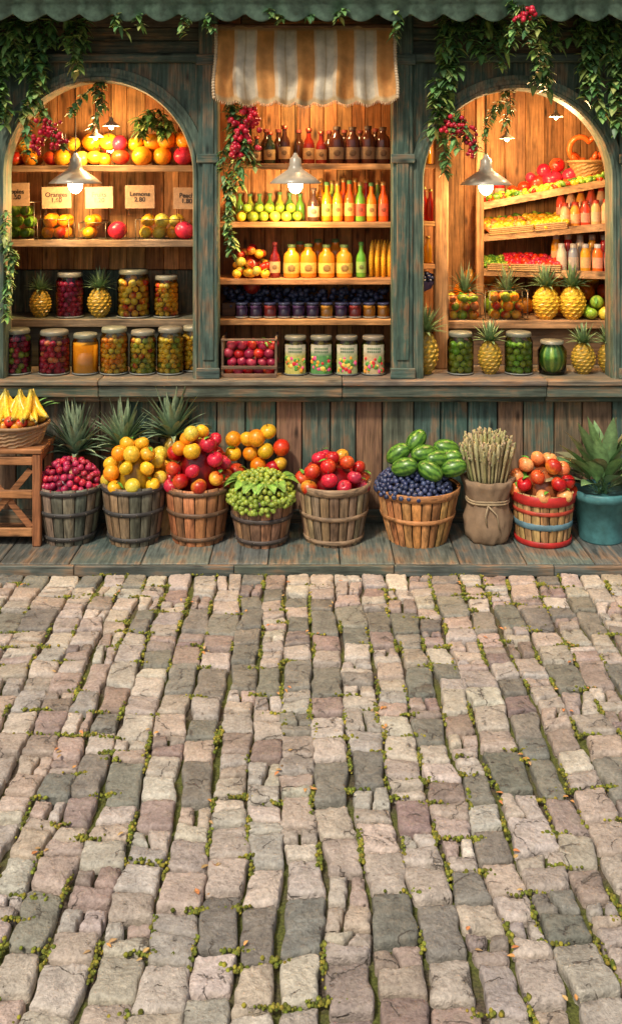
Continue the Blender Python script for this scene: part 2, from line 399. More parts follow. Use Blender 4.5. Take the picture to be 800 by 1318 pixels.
def arch(cx,zs,r,x0,x1,nm):
    b=B(); N_=40; y0,y1=.02,.09; v=[];f=[]
    for i in range(N_+1):
        a=math.pi-math.pi*i/N_; px=cx+r*1.06*math.cos(a); pz=zs+r*1.06*math.sin(a)
        v+=[(px,y0,pz),(px,y0,ZT),(px,y1,pz),(px,y1,ZT)]
    for i in range(N_):
        o=i*4; f+=[(o,o+4,o+5,o+1),(o+2,o+3,o+7,o+6),(o,o+2,o+6,o+4)]
    b.add(v,f,'paintv',(.075,.125,.095),False)
    xl,xr=cx-r*1.06,cx+r*1.06
    if xl-x0>.002: box(b,x0,xl,y0,y1,CT,ZT,'paintv',(.08,.135,.10),.002)
    if x1-xr>.002: box(b,xr,x1,y0,y1,CT,ZT,'paintv',(.08,.135,.10),.002)
    prof=[(r*.985,.12),(r*.985,-.005),(r*1.0,-.03),(r*1.03,-.035),(r*1.045,-.02),(r*1.07,-.02),(r*1.10,-.012),(r*1.135,-.012),(r*1.14,.019)]
    v=[];f=[];N2=48;k=len(prof); pts=[]
    for i in range(5): pts.append(('L',CT+(zs-CT)*i/5))
    for i in range(N2+1): pts.append(('A',math.pi-math.pi*i/N2))
    for i in range(5): pts.append(('R',zs-(zs-CT)*(i+1)/5))
    for j,(t,q) in enumerate(pts):
        for (rr,yy) in prof:
            if t=='L': v.append((cx-rr,yy,q))
            elif t=='R': v.append((cx+rr,yy,q))
            else: v.append((cx+rr*math.cos(q),yy,zs+rr*math.sin(q)))
    for j in range(len(pts)-1):
        for i in range(k-1): o=j*k+i; f.append((o,o+1,o+k+1,o+k))
    b.add(v,f,'paintv',(.11,.16,.12),False)
    b.build(nm,bld)
arch(X(128),Z(225),S(122),X(-4)+.001,X(256)-.001,'left_arch'); arch(X(665),Z(235),S(122),X(531)+.001,X(796)-.001,'right_arch')
b=B()
for k in range(4):
    z0=ZT+.062+k*.085
    for x0,x1 in((-3.2,-2.0),(-2.0,-.45),(-.45,.9),(.9,3.2)):
        box(b,x0+.002,x1-.002,.03,.07,z0,z0+.081,'painth',jit(R.choice([(.11,.11,.075),(.09,.12,.09),(.14,.10,.065)]),.15))
box(b,-3.2,3.2,-.025,.1,ZT+.001,ZT+.058,'painth',(.09,.13,.10),.01)
box(b,-3.2,3.2,.075,.12,ZT+.06,ZR,'woodh',(.02,.02,.015))
for sx in(-1,1):
    x=2.16
    while x<3.2:
        box(b,sx*x,sx*(x+.18),.02,.07,CT,ZT,'paintv',jit((.09,.14,.11),.2)); x+=.185
b.build('header_planks',bld)
b=B()
def backwall(x0,x1,y,z0,z1,pal,w=.12,mat='woodv'):
    x=x0
    while x<x1-.001:
        e=min(x+U(w*.85,w*1.15),x1)
        if x1-e<.04: e=x1
        box(b,x+.0015,e-.0015,y,y+.02,z0,z1,mat,jit(R.choice(pal),.12)); x=e
    box(b,x0,x1,y+.022,y+.05,z0,z1,'woodv',(.03,.015,.008))
XL,XC0,XC1,XRr=-2.3,X(268),X(517),2.35
backwall(XL,XC0-.02,.75,1.62,3.0,WARM); backwall(XL,XC0-.02,.75,1.0,1.615,TEAL,.16,'paintv')
backwall(XC0+.02,XC1-.02,.52,CT,3.0,WARM,.1)
backwall(XC1+.02,XRr,1.15,CT,3.0,[(.44,.22,.085),(.5,.26,.10),(.4,.19,.07)],.14)
for x0,x1,dp in((XL-.03,XL,.8),(XC0-.02,XC0+.02,.8),(XC1-.02,XC1+.02,1.2),(XRr,XRr+.03,1.2)):
    n=int(dp/.13)
    for k in range(n):
        ya=.125+(dp-.125)*k/n; yb=.125+(dp-.125)*(k+1)/n
        box(b,x0,x1,ya,yb-.002,CT+.001,3.0,'woodv',jit(R.choice(WARM),.12))
k=XL
while k<XRr:
    box(b,k,k+.11,.125,1.2,3.005,3.03,'woody',jit(R.choice(WARM),.15)); k+=.113
for xx in(-1.9,-1.35,-.9,.95,1.4,1.85): box(b,xx-.025,xx+.025,.13,.74,2.95,3.003,'woody',jit(WARM[0],.15))
b.build('interior_walls',bld)
b=B()
def shelf(x0,x1,py,y0,y1,th=.035,col=None,trim=True):
    z=Z(py,y0); col=col or jit(WARM[1],.15)
    box(b,x0,x1,y0,y1,z-th*.6,z,'woodh',col,.003)
    if trim: box(b,x0,x1,y0-.018,y0-.001,z-th,z+.004,'woodh',jit(mixc(col,(.4,.22,.1),.3),.1),.004)
    return z
LX0,LX1=XL+.002,XC0-.022
zLA=shelf(LX0,LX1,213,.38,.745,.04,(.2,.13,.08)); zLB=shelf(LX0,LX1,309,.35,.745,.045,(.15,.13,.09)); zL4=shelf(LX0,LX1,411,.38,.745,.05,(.12,.12,.08))
box(b,LX0,LX1,.40,.42,CT+.001,zL4-.052,'woodh',(.06,.06,.04))
CX0,CX1=XC0+.022,XC1-.022
zC=[shelf(CX0,CX1,p,.13,.515) for p in(211,286,359,411)]
for xx in(CX0,CX1-.03): box(b,xx,xx+.03,.131,.16,CT+.001,2.99,'woodv',(.3,.15,.06))
RX0=XC1+.022
zS=[shelf(RX0,X(560,.4),p,.3,.6,.03) for p in(211,285,340)]
box(b,X(557,.35),X(575,.35),.28,.36,CT+.001,3.0,'woodv',(.36,.19,.08),.008)
zR4=shelf(RX0,XRr-.002,413,.42,1.14,.05,(.3,.17,.08)); box(b,RX0,XRr-.002,.45,.47,CT+.001,zR4-.052,'woodh',(.16,.09,.045))
box(b,X(611,.75),X(621,.75),.70,.76,zR4+.001,3.0,'woodv',(.4,.21,.09),.006)
SH=[]
for (pl,pr) in((262,226),(303,286),(347,352)):
    xl,yl=X(621,.74),.72; xr,yr=XRr-.003,.40
    zl=Z(pl,yl); zr_=Z(pl,yl)+(Z(pr,.45)-Z(pl,yl))*1.15
    th=.03; v=[(xl,yl,zl),(xr,yr,zr_),(xr,1.14,zr_),(xl,1.14,zl)]; v=v+[(p[0],p[1],p[2]-th) for p in v]
    b.add(v,[(0,1,2,3),(7,6,5,4),(0,4,5,1),(1,5,6,2),(2,6,7,3),(3,7,4,0)],'woodh',jit((.4,.22,.09),.1),False)
    v=[(xl,yl-.02,zl-.04),(xr,yr-.02,zr_-.04),(xr,yr-.02,zr_+.012),(xl,yl-.02,zl+.012)]; v=v+[(p[0],p[1]+.017,p[2]) for p in v]
    b.add(v,[(0,1,2,3),(7,6,5,4),(0,4,5,1),(1,5,6,2),(2,6,7,3),(3,7,4,0)],'woodh',jit((.45,.26,.12),.1),False)
    SH.append((xl,yl,zl,xr,yr,zr_))
def sp(k,t,d=.1):
    xl,yl,zl,xr,yr,zr_=SH[k]; return (xl+(xr-xl)*t, yl+(yr-yl)*t+d, zl+(zr_-zl)*t)
b.build('shelves',bld)
# roof + valance
b=B(); v=[];f=[];per=.20; n=int(6.6/per*14)
zv=Z(3,-.4)
for i in range(n+1):
    x=-3.3+6.6*i/n; ph=math.pi*x/per; s=abs(math.sin(ph)); yy=-.40-.03*s
    for (dy,z) in((0.004,Z(17,-.4)-.052*s),(-.004,Z(16,-.4)-.045*s),(0,zv),(-.02,zv+.01),(-.02,zv+.035),(.45,zv+.2+.012*s),(.9,zv+.36+.012*s)): v.append((x,yy+dy,z))
for i in range(n):
    for k in range(6): o=i*7+k; f.append((o,o+7,o+8,o+1))
b.add(v,f,'tin',(.11,.18,.135),True)
box(b,-3.3,3.3,-.36,-.30,zv-.06,zv-.02,'painth',(.05,.06,.045))
for i in range(12):
    x=-3.2+i*.58; box(b,x,x+.05,-.30,.028,zv-.0,zv+.05,'woody',(.08,.05,.03))
box(b,-3.3,3.3,-.35,.9,zv+.052,zv+.06,'woodh',(.05,.035,.025))
b.build('scalloped_roof_edge',bld)
b=B(); box(b,-3.2,-2.36,.13,1.25,0,3.45,'paintv',(.05,.08,.065)); box(b,2.39,3.2,.13,1.25,0,3.45,'paintv',(.05,.08,.065)); box(b,-2.35,2.38,1.22,1.27,0,3.45,'paintv',(.05,.08,.065)); b.build('rear_walls',bld)
# striped cloth awning
b=B(); NX,NZ=220,26; xa,xb=X(278,-.12),X(508,-.12); zt,zb=Z(32,-.12),Z(126,-.12); v=[];cl=[];f=[]
ns=9
for i in range(NX+1):
    s=i/NX; x=xa+(xb-xa)*s
    for j in range(NZ+1):
        t=j/NZ
        sc_=abs(math.sin(math.pi*s*ns)); zbb=zb-.022*sc_-.02*math.sin(s*math.pi)
        z=zt+(zbb-zt)*t
        fold=.022*math.sin(s*math.pi*ns*2+.5)*(.3+t)+.016*math.sin(s*37+t*3)*t+.010*math.sin(s*11+t*9)
        y=-.09-.10*math.sin(t*math.pi*.5)-fold
        v.append((x+.010*math.sin(t*6+s*9)*t,y,z-.012*math.sin(s*math.pi*3)**2*t))
        band=int(min(s,.9999)*ns)%2
        c=(.66,.31,.09) if band==0 else (.70,.61,.46)
        e=(s*ns)%1
        if e<.07 or e>.93: c=(.76,.58,.38)
        if band==1 and .46<e<.54: c=(.58,.46,.3)
        if t>.93: c=(.6,.42,.22)
        if t<.05: c=(.5,.3,.14)
        cl.append(c)
for i in range(NX):
    for j in range(NZ): o=i*(NZ+1)+j; f.append((o,o+1,o+NZ+2,o+NZ+1))
b.add(v,f,'cloth',cl,True)
for i in range(0,NX,2):
    p=np.array(v[i*(NZ+1)+NZ]); tube(b,[p,p+np.array([U(-.003,.003),0,-.012]),p+np.array([U(-.004,.004),0,-U(.015,.022)])],.0028,'cloth',jit((.7,.5,.3),.15),4)
for s_ in(0,NX):
    for j in range(0,NZ+1):
        p=np.array(v[s_*(NZ+1)+j]); ball(b,p+np.array([0,-.004,0]),.013,'cloth',(.66,.5,.32),6,4)
tube(b,[(xa-.04,-.09,zt),(xb+.04,-.09,zt)],.013,'woodh',(.2,.1,.05),8)
b.build('striped_cloth_awning')
# ---------------------------------------------------------------- lamps
def lamp(px,py,y,w,ztop,e,name='pendant_lamp'):
    x=X(px,y); zb=Z(py,y); r=S(w,y)/2; b=B(); col=(.42,.37,.28)
    lathe(b,x,y,zb,[(r,0),(r*1.01,r*.03),(r*.8,r*.22),(r*.5,r*.42),(r*.3,r*.56),(r*.24,r*.72),(r*.22,r*.98),(r*.13,r*1.05),(r*.06,r*1.2)],'enamel',col,28)
    lathe(b,x,y,zb,[(r*.98,.002),(r*.78,r*.18),(r*.48,r*.38),(r*.1,r*.5)],'enamel',(.85,.75,.6),28)
    ball(b,(x,y,zb-r*.04),r*.28,'bulb',(1,.8,.5),16,10,sc=(1,1,1.25))
    tube(b,[(x,y,zb+r*1.15),(x,y,ztop)],.004,'plain',(.03,.025,.02),6)
    lathe(b,x,y,ztop-.02,[(.03,0),(.03,.015),(.01,.02)],'metal',(.2,.15,.1),12)
    ob=b.build(name)
    l=bpy.data.lights.new('bulb_light','POINT'); l.color=(1,.61,.27); l.energy=e; l.shadow_soft_size=.035
    lo=bpy.data.objects.new('bulb_light',l); lo.parent=ob; scn.collection.objects.link(lo)
    lo.location=(x-ob.location.x,y-ob.location.y,zb-r*.42-.04-ob.location.z)
lamp(97,236,.12,66,3.0,26); lamp(380,236,-.045,66,ZT,25); lamp(625,238,.12,66,3.0,28)
lamp(143,162,.25,22,3.0,13,'added_fill_lamp'); lamp(123,176,.3,20,3.0,10,'added_fill_lamp'); lamp(652,178,.40,20,3.0,17,'added_fill_lamp')
lamp(715,150,.30,18,3.0,17,'added_fill_lamp'); lamp(395,118,.16,18,3.0,12,'added_fill_lamp')  # both lamps added to brighten right bay and centre, the latter hidden behind awning
# ---------------------------------------------------------------- jars bottles
def jar(px,z,y,w,h,kinds,name,lid=(.2,.2,.15),rf=.02,label=None,liquid=None):
    b=B(); x=X(px,y); r=S(w,y)/2; H=S(h,y)
    if liquid:
        lathe(b,x,y,z+.006,[(.001,0),(r*.9,0),(r*.92,.01),(r*.92,H*.76),(.001,H*.77)],'bottle',liquid,20)
    elif kinds:
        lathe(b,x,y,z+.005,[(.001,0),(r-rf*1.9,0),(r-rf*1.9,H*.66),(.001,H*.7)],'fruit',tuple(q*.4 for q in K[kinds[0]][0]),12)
        zz=rf; n=max(5,int(2*math.pi*(r-rf*1.08)/(rf*1.86))); k=0
        while zz<H*.80-rf*.4:
            for j in range(n):
                a=2*math.pi*(j+.5*(k%2))/n+U(-.12,.12); fruit(b,x+(r-rf*1.12)*math.cos(a),y+(r-rf*1.12)*math.sin(a),z+.006+zz+U(-.004,.004),rf*U(.88,1.06),R.choice(kinds))
            zz+=rf*1.55; k+=1
        fruit(b,x,y,z+zz-.2*rf,rf,R.choice(kinds))
    lathe(b,x,y,z+.001,[(r*.9,0),(r*.99,.006),(r,.02),(r,H*.74),(r*.97,H*.8),(r*.86,H*.86),(r*.84,H*.93)],'glass',(1,1,1),24)
    lathe(b,x,y,z+H*.9,[(r*.88,0),(r*.9,.003),(r*.9,H*.07),(r*.84,H*.1),(.001,H*.1)],'enamel',jit(lid,.15),24)
    lathe(b,x,y,z+.001,[(.001,.004),(r*.9,.003),(r*1.005,.006),(r*1.005,.012),(r*.98,.014)],'enamel',(.3,.32,.28),24)
    if label:
        n=10; v=[];f=[];cl=[]
        for j in range(n+1):
            a=-math.pi/2-.95+1.9*j/n
            for q in range(6): v.append((x+(r+.002)*math.cos(a),y+(r+.002)*math.sin(a),z+H*(.06+.74*q/5))); cl.append(label if q<4 else (.55,.5,.36))
        for j in range(n):
            for q in range(5): o=j*6+q; f.append((o,o+6,o+7,o+1))
        b.add(v,f,'plain',cl)
        for _ in range(30):
            a=-math.pi/2+U(-.75,.75); ball(b,(x+(r+.002)*math.cos(a),y+(r+.002)*math.sin(a),z+H*U(.12,.48)),U(.009,.016),'plain',R.choice([(.65,.03,.03),(.85,.35,.03),(.1,.35,.05),(.75,.1,.25),(.85,.6,.1),(.12,.3,.05)]),8,5,sc=(1,.2,1))
        for q in range(2):
            for m_ in range(7):
                a=-math.pi/2-.48+.16*m_; box(b,x+(r+.0035)*math.cos(a)-.005,x+(r+.0035)*math.cos(a)+.004,y+(r+.003)*math.sin(a)-.001,y+(r+.003)*math.sin(a)+.001,z+H*(.60+.08*q),z+H*(.645+.08*q),'plain',(.12,.2,.1),.0003)
    return b.build(name)
def bottle(px,z,y,w,h,col,name='juice_bottle',cap=(.5,.35,.1),label=None,sq=False):
    b=B(); x=X(px,y)+U(-.003,.003); r=S(w,y)/2; H=S(h,y)*U(.96,1.03)
    if sq: pr=[(.001,0),(r*.9,0),(r,.008),(r,H*.62),(r*.85,H*.72),(r*.48,H*.8),(r*.45,H*.9)]
    else: pr=[(.001,0),(r*.9,0),(r,.008),(r,H*.52),(r*.85,H*.62),(r*.42,H*.74),(r*.36,H*.92)]
    lathe(b,x,y,z+.001,pr,'bottle',jit(col,.15),16)
    lathe(b,x,y,z+H*.9,[(r*.5,0),(r*.52,H*.09),(.001,H*.1)],'metal' if cap[0]>.4 else 'plain',cap,12)
    if label:
        lathe(b,x,y,z,[(r*1.015,H*.14),(r*1.025,H*.15),(r*1.025,H*.44),(r*1.015,H*.45)],'plain',jit(label,.1),16)
        ball(b,(x,y-r*1.02,z+H*.3),r*.45,'plain',mixc(label,(.1,.05,.02),.7),10,6,sc=(1,.12,1))
    return b.build(name)
def pineapple(px,z,y,w,h,name='pineapple',col=((.72,.40,.04),(.2,.17,.03))):
    b=B(); x=X(px,y); r=S(w,y)/2; H=S(h,y); bh=H*.56; nu,nv=22,18; v=[];f=[];cl=[]
    for j in range(nv+1):
        t=j/nv; rr=r*(math.sin(math.pi*(.08+.86*t))**.6)
        for i in range(nu):
            a=2*math.pi*(i+.5*(j%2))/nu; pk=((i+(j//2))%2==0) if j%2==0 else False
            k=1.08 if pk else .97; v.append((x+rr*k*math.cos(a),y+rr*k*math.sin(a),z+bh*t)); cl.append(jit(col[0] if pk else mixc(col[0],col[1],.75),.12))
    for j in range(nv):
        for i in range(nu):
            i2=(i+1)%nu; f.append((j*nu+i,j*nu+i2,(j+1)*nu+i2,(j+1)*nu+i))
    b.add(v,f,'fruit',cl,False)
    for k in range(44):
        t=k/44; a=k*2.4; el=.25+1.2*t; d=(math.cos(a)*math.cos(el),math.sin(a)*math.cos(el),math.sin(el)); l=H*.48*U(.75,1)*(.6+.4*math.sin(el))
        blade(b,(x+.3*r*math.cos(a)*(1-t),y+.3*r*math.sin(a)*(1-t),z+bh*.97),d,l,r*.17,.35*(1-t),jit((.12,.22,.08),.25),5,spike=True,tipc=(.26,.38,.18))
    return b.build(name)
def tuft(b,x,y,z,L_,n=34,w=.016,col=(.12,.22,.10),spread=1.0):
    for k in range(n):
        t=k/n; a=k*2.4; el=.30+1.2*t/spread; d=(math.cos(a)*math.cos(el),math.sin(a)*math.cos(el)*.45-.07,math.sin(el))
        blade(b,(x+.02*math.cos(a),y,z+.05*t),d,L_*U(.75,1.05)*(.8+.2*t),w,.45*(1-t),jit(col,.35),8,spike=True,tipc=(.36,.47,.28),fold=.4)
def rowfruit(name,px0,px1,z,y,rp,kinds,layers=1,rows=2):
    b=B(); r=S(rp,y); x0,x1=X(px0,y),X(px1,y)
    for k in range(layers):
        for q in range(rows if k==0 else 1):
            x=x0+r*(1+k)
            while x<x1-r*(.6+k):
                fruit(b,x+U(-.006,.006),y+q*r*1.9+(k*r*.9)+U(-.008,.008),z+r*.92+k*r*1.55,r,R.choice(kinds)); x+=r*2.02
    return b.build(name)
def glassbox(name,px,z,y,w,h,kinds,rf,dp=.16,wire=(.25,.2,.13)):
    b=B(); x=X(px,y); W=S(w,y)/2; H=S(h,y); y0,y1=y-dp/2,y+dp/2
    for sx in(-1,1):
        for yy in(y0,y1): tube(b,[(x+sx*W,yy,z),(x+sx*W,yy,z+H)],.003,'metal',wire,5)
        for zz in(z+.003,z+H): tube(b,[(x+sx*W,y0,zz),(x+sx*W,y1,zz)],.003,'metal',wire,5)
    for zz in(z+.003,z+H):
        for yy in(y0,y1): tube(b,[(x-W,yy,zz),(x+W,yy,zz)],.003,'metal',wire,5)
    b.add([(x-W,y0,z),(x+W,y0,z),(x+W,y0,z+H),(x-W,y0,z+H)],[(0,1,2,3)],'glass',(1,1,1),False)
    zz=z+rf; k=0
    while zz<z+H+rf*.3:
        xx=x-W+rf*(1.1+.5*(k%2))
        while xx<x+W-rf*.8:
            for yy in(y0+rf*1.1,y0+rf*3.1):
                if yy<y1: fruit(b,xx+U(-.2,.2)*rf,yy,zz,rf*U(.92,1.03),R.choice(kinds))
            xx+=rf*2.0
        zz+=rf*1.7;k+=1
    return b.build(name)
def basket(b,x,y,z,r0,r1,h,col=(.4,.22,.08)):
    n=40;v=[];f=[];cl=[];m_=10
    for j in range(m_+1):
        t=j/m_
        for i in range(n):
            a=2*math.pi*i/n; q=(r0+(r1-r0)*t)*(1+.022*(1 if (i//2+j)%2 else -1)); v.append((x+q*math.cos(a),y+q*math.sin(a),z+h*t)); cl.append(jit(col,.2))
    for j in range(m_):
        for i in range(n): i2=(i+1)%n; f.append((j*n+i,j*n+i2,(j+1)*n+i2,(j+1)*n+i))
    b.add(v,f,'plain',cl,False); pts=[(x+r1*1.02*math.cos(2*math.pi*i/20),y+r1*1.02*math.sin(2*math.pi*i/20),z+h) for i in range(21)]
    tube(b,pts,.011,'plain',col,6)
# --- left niche
y=.5
rowfruit('row_of_oranges',8,62,zLA,y,10.5,['orange','orange','redyel','yellow'],2,2)
b=B()
for px,rp,k in((80,12,'orange'),(122,12,'yellow'),(134,9,'orange'),(155,13,'red'),(183,14,'orange'),(154,11,'pom'),(208,14,'orange'),(236,14,'pom'),(105,10,'lemon'),(66,11,'red')):
    dz=0 if px not in(154,) else 1.7; r=S(rp,y); fruit(b,X(px,y),y+U(-.02,.03),zLA+r*.9+dz*r*1.05,r,k)
for px,rp,k in((92,11,'yellow'),(115,12,'orange'),(138,12,'yellow'),(195,12,'orange'),(212,13,'orange'),(237,13,'orange'),(172,11,'yellow')): r=S(rp,y); fruit(b,X(px,y),y+.06,zLA+r*2.6,r,k)
b.build('row_of_mixed_fruit')
for px,w,h,ks in((128,44,24,['yellow','orange','red']),(210,60,24,['orange','yellow'])): glassbox('wire_fruit_basket',px,zLA,.62,w,h,ks,.05,.14)
y=.47
glassbox('green_apple_box',28,zLB,y,40,48,['green'],.045)
for px,w,h,ks in((72,40,26,['orange','redyel']),(122,34,22,['yellow','orange']),(206,58,26,['yellow','orange','lemon'])): glassbox('fruit_box',px,zLB,y,w,h,ks,.048)
b=B()
for px,k in((153,'pom'),(238,'pom')): r=S(13,y); fruit(b,X(px,y),y-.05,zLB+r*.9,r,k)
b.build('pomegranates')
def card(px,py,y,w,h,txt,rot=0):
    x=X(px,y);z=Z(py,y);W=S(w,y)/2;H=S(h,y)/2
    b=B(); box(b,x-W,x+W,y,y+.006,z-H,z+H,'plain',jit((.32,.20,.10),.1),.002)
    for sx in(-.75,.75): tube(b,[(x+sx*W,y+.012,z-H-.05),(x+sx*W,y+.012,z+H*.5)],.003,'metal',(.2,.15,.1),5)
    ob=b.build('price_sign')
    cu=bpy.data.curves.new('lettering','FONT'); cu.body=txt; cu.size=.044; cu.align_x='CENTER'; cu.align_y='CENTER'; cu.extrude=.0006; cu.space_line=.85; cu.offset=.001
    me_=bpy.data.materials.get('ink') or bpy.data.materials.new('ink'); me_.use_nodes=True; me_.node_tree.nodes['Principled BSDF'].inputs['Base Color'].default_value=(.02,.012,.008,1)
    cu.materials.append(me_); o=bpy.data.objects.new('lettering',cu); scn.collection.objects.link(o); o.parent=ob
    o.rotation_euler=(math.pi/2,0,0); o.location=(x-ob.location.x,y-.0015-ob.location.y,z-ob.location.z)
    ob.rotation_euler=(0,rot,0)
for px,py,w,h,t in((20,250,36,30,'Apples\n1.50'),(73,254,38,28,'Oranges\n1.60'),(128,254,36,28,'Fruits\n1.20'),(180,253,38,30,'Lemons\n2.80'),(240,255,35,28,'Peach\n1.80')): card(px,py,.37,w,h,t,U(-.03,.03))
y=.5
pineapple(52,zL4,y,27,64); pineapple(128,zL4,y,30,68)
jar(90,zL4,y,36,58,['cherry','pink'],'jar_of_cherries',rf=.022); jar(172,zL4,y,42,62,['redyel','yellow','lemon'],'jar_of_apples',rf=.027); jar(214,zL4,y,32,54,['lemon','yellow','redyel'],'jar_of_plums',rf=.021)
y=.14
jar(22,CT,y,36,58,['cherry','purple','olive'],'jar_of_cherries',rf=.022); jar(70,CT,y,40,56,['pink','cherry','peach'],'jar_of_cherries',rf=.023)
jar(110,CT,y,34,52,None,'jar_of_orange_juice',liquid=(.85,.36,.02)); jar(147,CT,y,36,60,['lemon','yellow','orange'],'jar_of_lemons',rf=.021)
jar(184,CT,y,34,56,['olive','lemon','redyel'],'jar_of_plums',rf=.021); jar(219,CT,y,34,60,['lemon','olive','yellow'],'jar_of_green_plums',rf=.021); jar(249,CT,y+.1,30,58,['lemon','yellow'],'jar_of_plums',rf=.021)
jar(-8,CT,y,32,58,['lemon'],'jar_of_lemons',rf=.021)
# --- centre
y=.27
for px,w,h,c in((347,15,44,(.02,.04,.02)),(366,15,50,(.05,.015,.01)),(330,13,38,(.03,.05,.02)),(397,15,46,(.3,.02,.01)),(413,14,44,(.25,.02,.015))): bottle(px,zC[0],y,w,h,c,'wine_bottle',(.5,.1,.06),(.55,.36,.16))
for px in(433,453,473,492): bottle(px,zC[0],y,19,50,(.09,.025,.015),'dark_syrup_bottle',(.1,.06,.04),(.36,.24,.13),True)
for px in(342,358,384,424,443,463,483): bottle(px,zC[0],y+.13,15,46,(.08,.025,.01),'wine_bottle',(.3,.06,.04))
cs=[(.8,.22,.01),(.65,.03,.01),(.15,.35,.03),(.85,.36,.02),(.3,.4,.04),(.75,.1,.01)]
bottle(403,zC[1],y,15,44,(.06,.03,.015),'dark_syrup_bottle',(.1,.06,.04),(.5,.4,.25))
for i in range(6): bottle(420+i*14.5,zC[1],y,13,52,[cs[0],cs[3],cs[5],cs[2],cs[0],cs[5]][i],'juice_bottle',(.6,.45,.2) if i%2 else (.1,.25,.08),R.choice([(.8,.45,.1),(.7,.1,.04),(.3,.4,.08)]))
for i in range(6): bottle(413+i*14.5,zC[1],y+.12,13,54,cs[(i+3)%6],'juice_bottle',(.6,.45,.2))
rowfruit('row_of_green_apples',304,396,zC[1],y-.03,7,['green','lemon','green','olive'],2,3)
for i in range(7): bottle(308+i*13,zC[1],y+.16,12,36,[(.12,.3,.04),(.3,.36,.04),(.1,.25,.05)][i%3],'green_syrup_bottle',(.1,.25,.08))
b=B(); pile(b,X(324,y),y+.0,zC[2]+.03,S(20,y),S(32,y),.032,['redyel','yellow','red','lemon'],500,ry=.12)
for px in(306,324,342): fruit(b,X(px,y),y-.1,zC[2]+.03,.032,R.choice(['redyel','yellow']))
b.build('pile_of_apples')
bottle(354,zC[2],y-.03,14,46,(.2,.012,.012),'wine_bottle',(.4,.05,.04),(.6,.4,.15))
for px in(375,397,420,443): bottle(px,zC[2],y-.03,21,44,(.8,.32,.02),'honey_bottle',(.12,.2,.06),(.8,.52,.1),True)
for px in(386,409,432): bottle(px,zC[2],y+.12,20,46,(.7,.24,.02),'honey_bottle',(.12,.2,.06),None,True)
bottle(465,zC[2],y-.03,13,48,(.12,.38,.03),'green_syrup_bottle',(.08,.25,.04),(.3,.5,.1))
b=B()
for i in range(7):
    px=477+i*4; yy=y+(i%2)*.05; tube(b,[(X(px,yy),yy,zC[2]+.002),(X(px,yy),yy,zC[2]+.12),(X(px+1,yy),yy,zC[2]+.21),(X(px+2,yy),yy,zC[2]+.25)],[.013,.016,.013,.003],'fruit',jit((.88,.48,.03),.1),8)
b.build('row_of_bananas')
for i in range(11):
    px=311+i*18.2; jar(px,zC[3],.2,17,20,None,'jam_jar',lid=(.06,.06,.11),liquid=R.choice([(.65,.26,.03),(.4,.05,.04),(.7,.3,.04),(.12,.05,.12)]),label=None)
b=B()
for i in range(260):
    xx=U(CX0+.05,CX1-.05); fruit(b,xx,U(.29,.46),zC[3]+.10+U(-.04,.075),.02,'blue')
box(b,CX0+.04,CX1-.04,.285,.48,zC[3]+.001,zC[3]+.09,'woodh',(.12,.06,.03))
b.build('tray_of_blueberries')
b=B(); x0,x1=X(286,.1),X(357,.1); z=CT
for k in range(2): box(b,x0,x1,.0,.012,z+.003+k*.05,z+.025+k*.05,'woodh',jit((.2,.12,.07),.2))
for sx in(x0,x1-.015): box(b,sx,sx+.015,.013,.3,z+.001,z+.25,'woodv',(.2,.13,.08))
box(b,x0,x1,.0,.012,z+.235,z+.25,'woodh',(.2,.12,.07))
k=0;zz=z+.035
while zz<z+.25:
    xx=x0+.045+.018*(k%2)
    while xx<x1-.03:
        fruit(b,xx+U(-.004,.004),.055,zz+U(-.004,.004),.035,R.choice(['purple','purple','red'])); fruit(b,xx+.01,.12,zz,.034,'purple'); xx+=.066
    zz+=.056;k+=1
b.build('crate_of_red_apples')
for i,px in enumerate((380,413,446,480)): jar(px,CT,.12,31,50,['lemon','olive'],'labelled_preserve_jar',rf=.02,label=[(.55,.5,.12),(.10,.28,.08),(.42,.45,.2),(.5,.38,.2)][i],lid=(.22,.2,.15))
# --- right room narrow shelves
for px,h,c,s_,yy in((538,40,(.8,.42,.02),0,.4),(549,40,(.8,.42,.02),0,.42),(536,42,(.6,.02,.01),1,.4),(545,44,(.65,.03,.01),1,.4),(553,42,(.6,.03,.02),1,.4),(538,38,(.85,.35,.02),2,.4),(550,36,(.8,.38,.02),2,.42)): bottle(px,zS[s_],yy,11,h,c,'juice_bottle')
b=B(); pile(b,X(542,.3),.33,Z(360,.3),.09,.05,.013,['blue'],300); lathe(b,X(542,.3),.33,Z(375,.3),[(.03,0),(.07,.02),(.095,.07)],'plain',(.12,.08,.2),16)
tube(b,[(X(542,.3),.33,zR4),(X(542,.3),.33,Z(373,.3))],.02,'plain',(.2,.1,.05),8); b.build('bowl_of_blueberries')
b=B()
for t,k,dz,rp in((.44,'pom',0,14),(.35,'red',0,11),(.47,'red',1.75,11),(.55,'pom',0,13),(.39,'cherry',1.7,10),(.27,'tomato',0,9),(.20,'tomato',0,8),(.31,'pom',1.6,8)):
    p=sp(0,t,.14); r=S(rp,p[1]); fruit(b,p[0],p[1],p[2]+r+dz*r,r,k)
b.build('pomegranates')
b=B(); p=sp(0,.66,.16); basket(b,p[0],p[1],p[2]+.02,.10,.14,.13); cz0=p[2]+.15
for k in range(9):
    a=U(0,6); q=np.array([p[0]+.06*math.cos(a),p[1]+.06*math.sin(a),cz0-.02]); tube(b,[q,q+np.array([.05*math.cos(a),.05*math.sin(a),.06]),q+np.array([.07*math.cos(a),.05*math.sin(a),.09])],[.02,.022,.004],'fruit',jit((.7,.10,.015),.3),8)
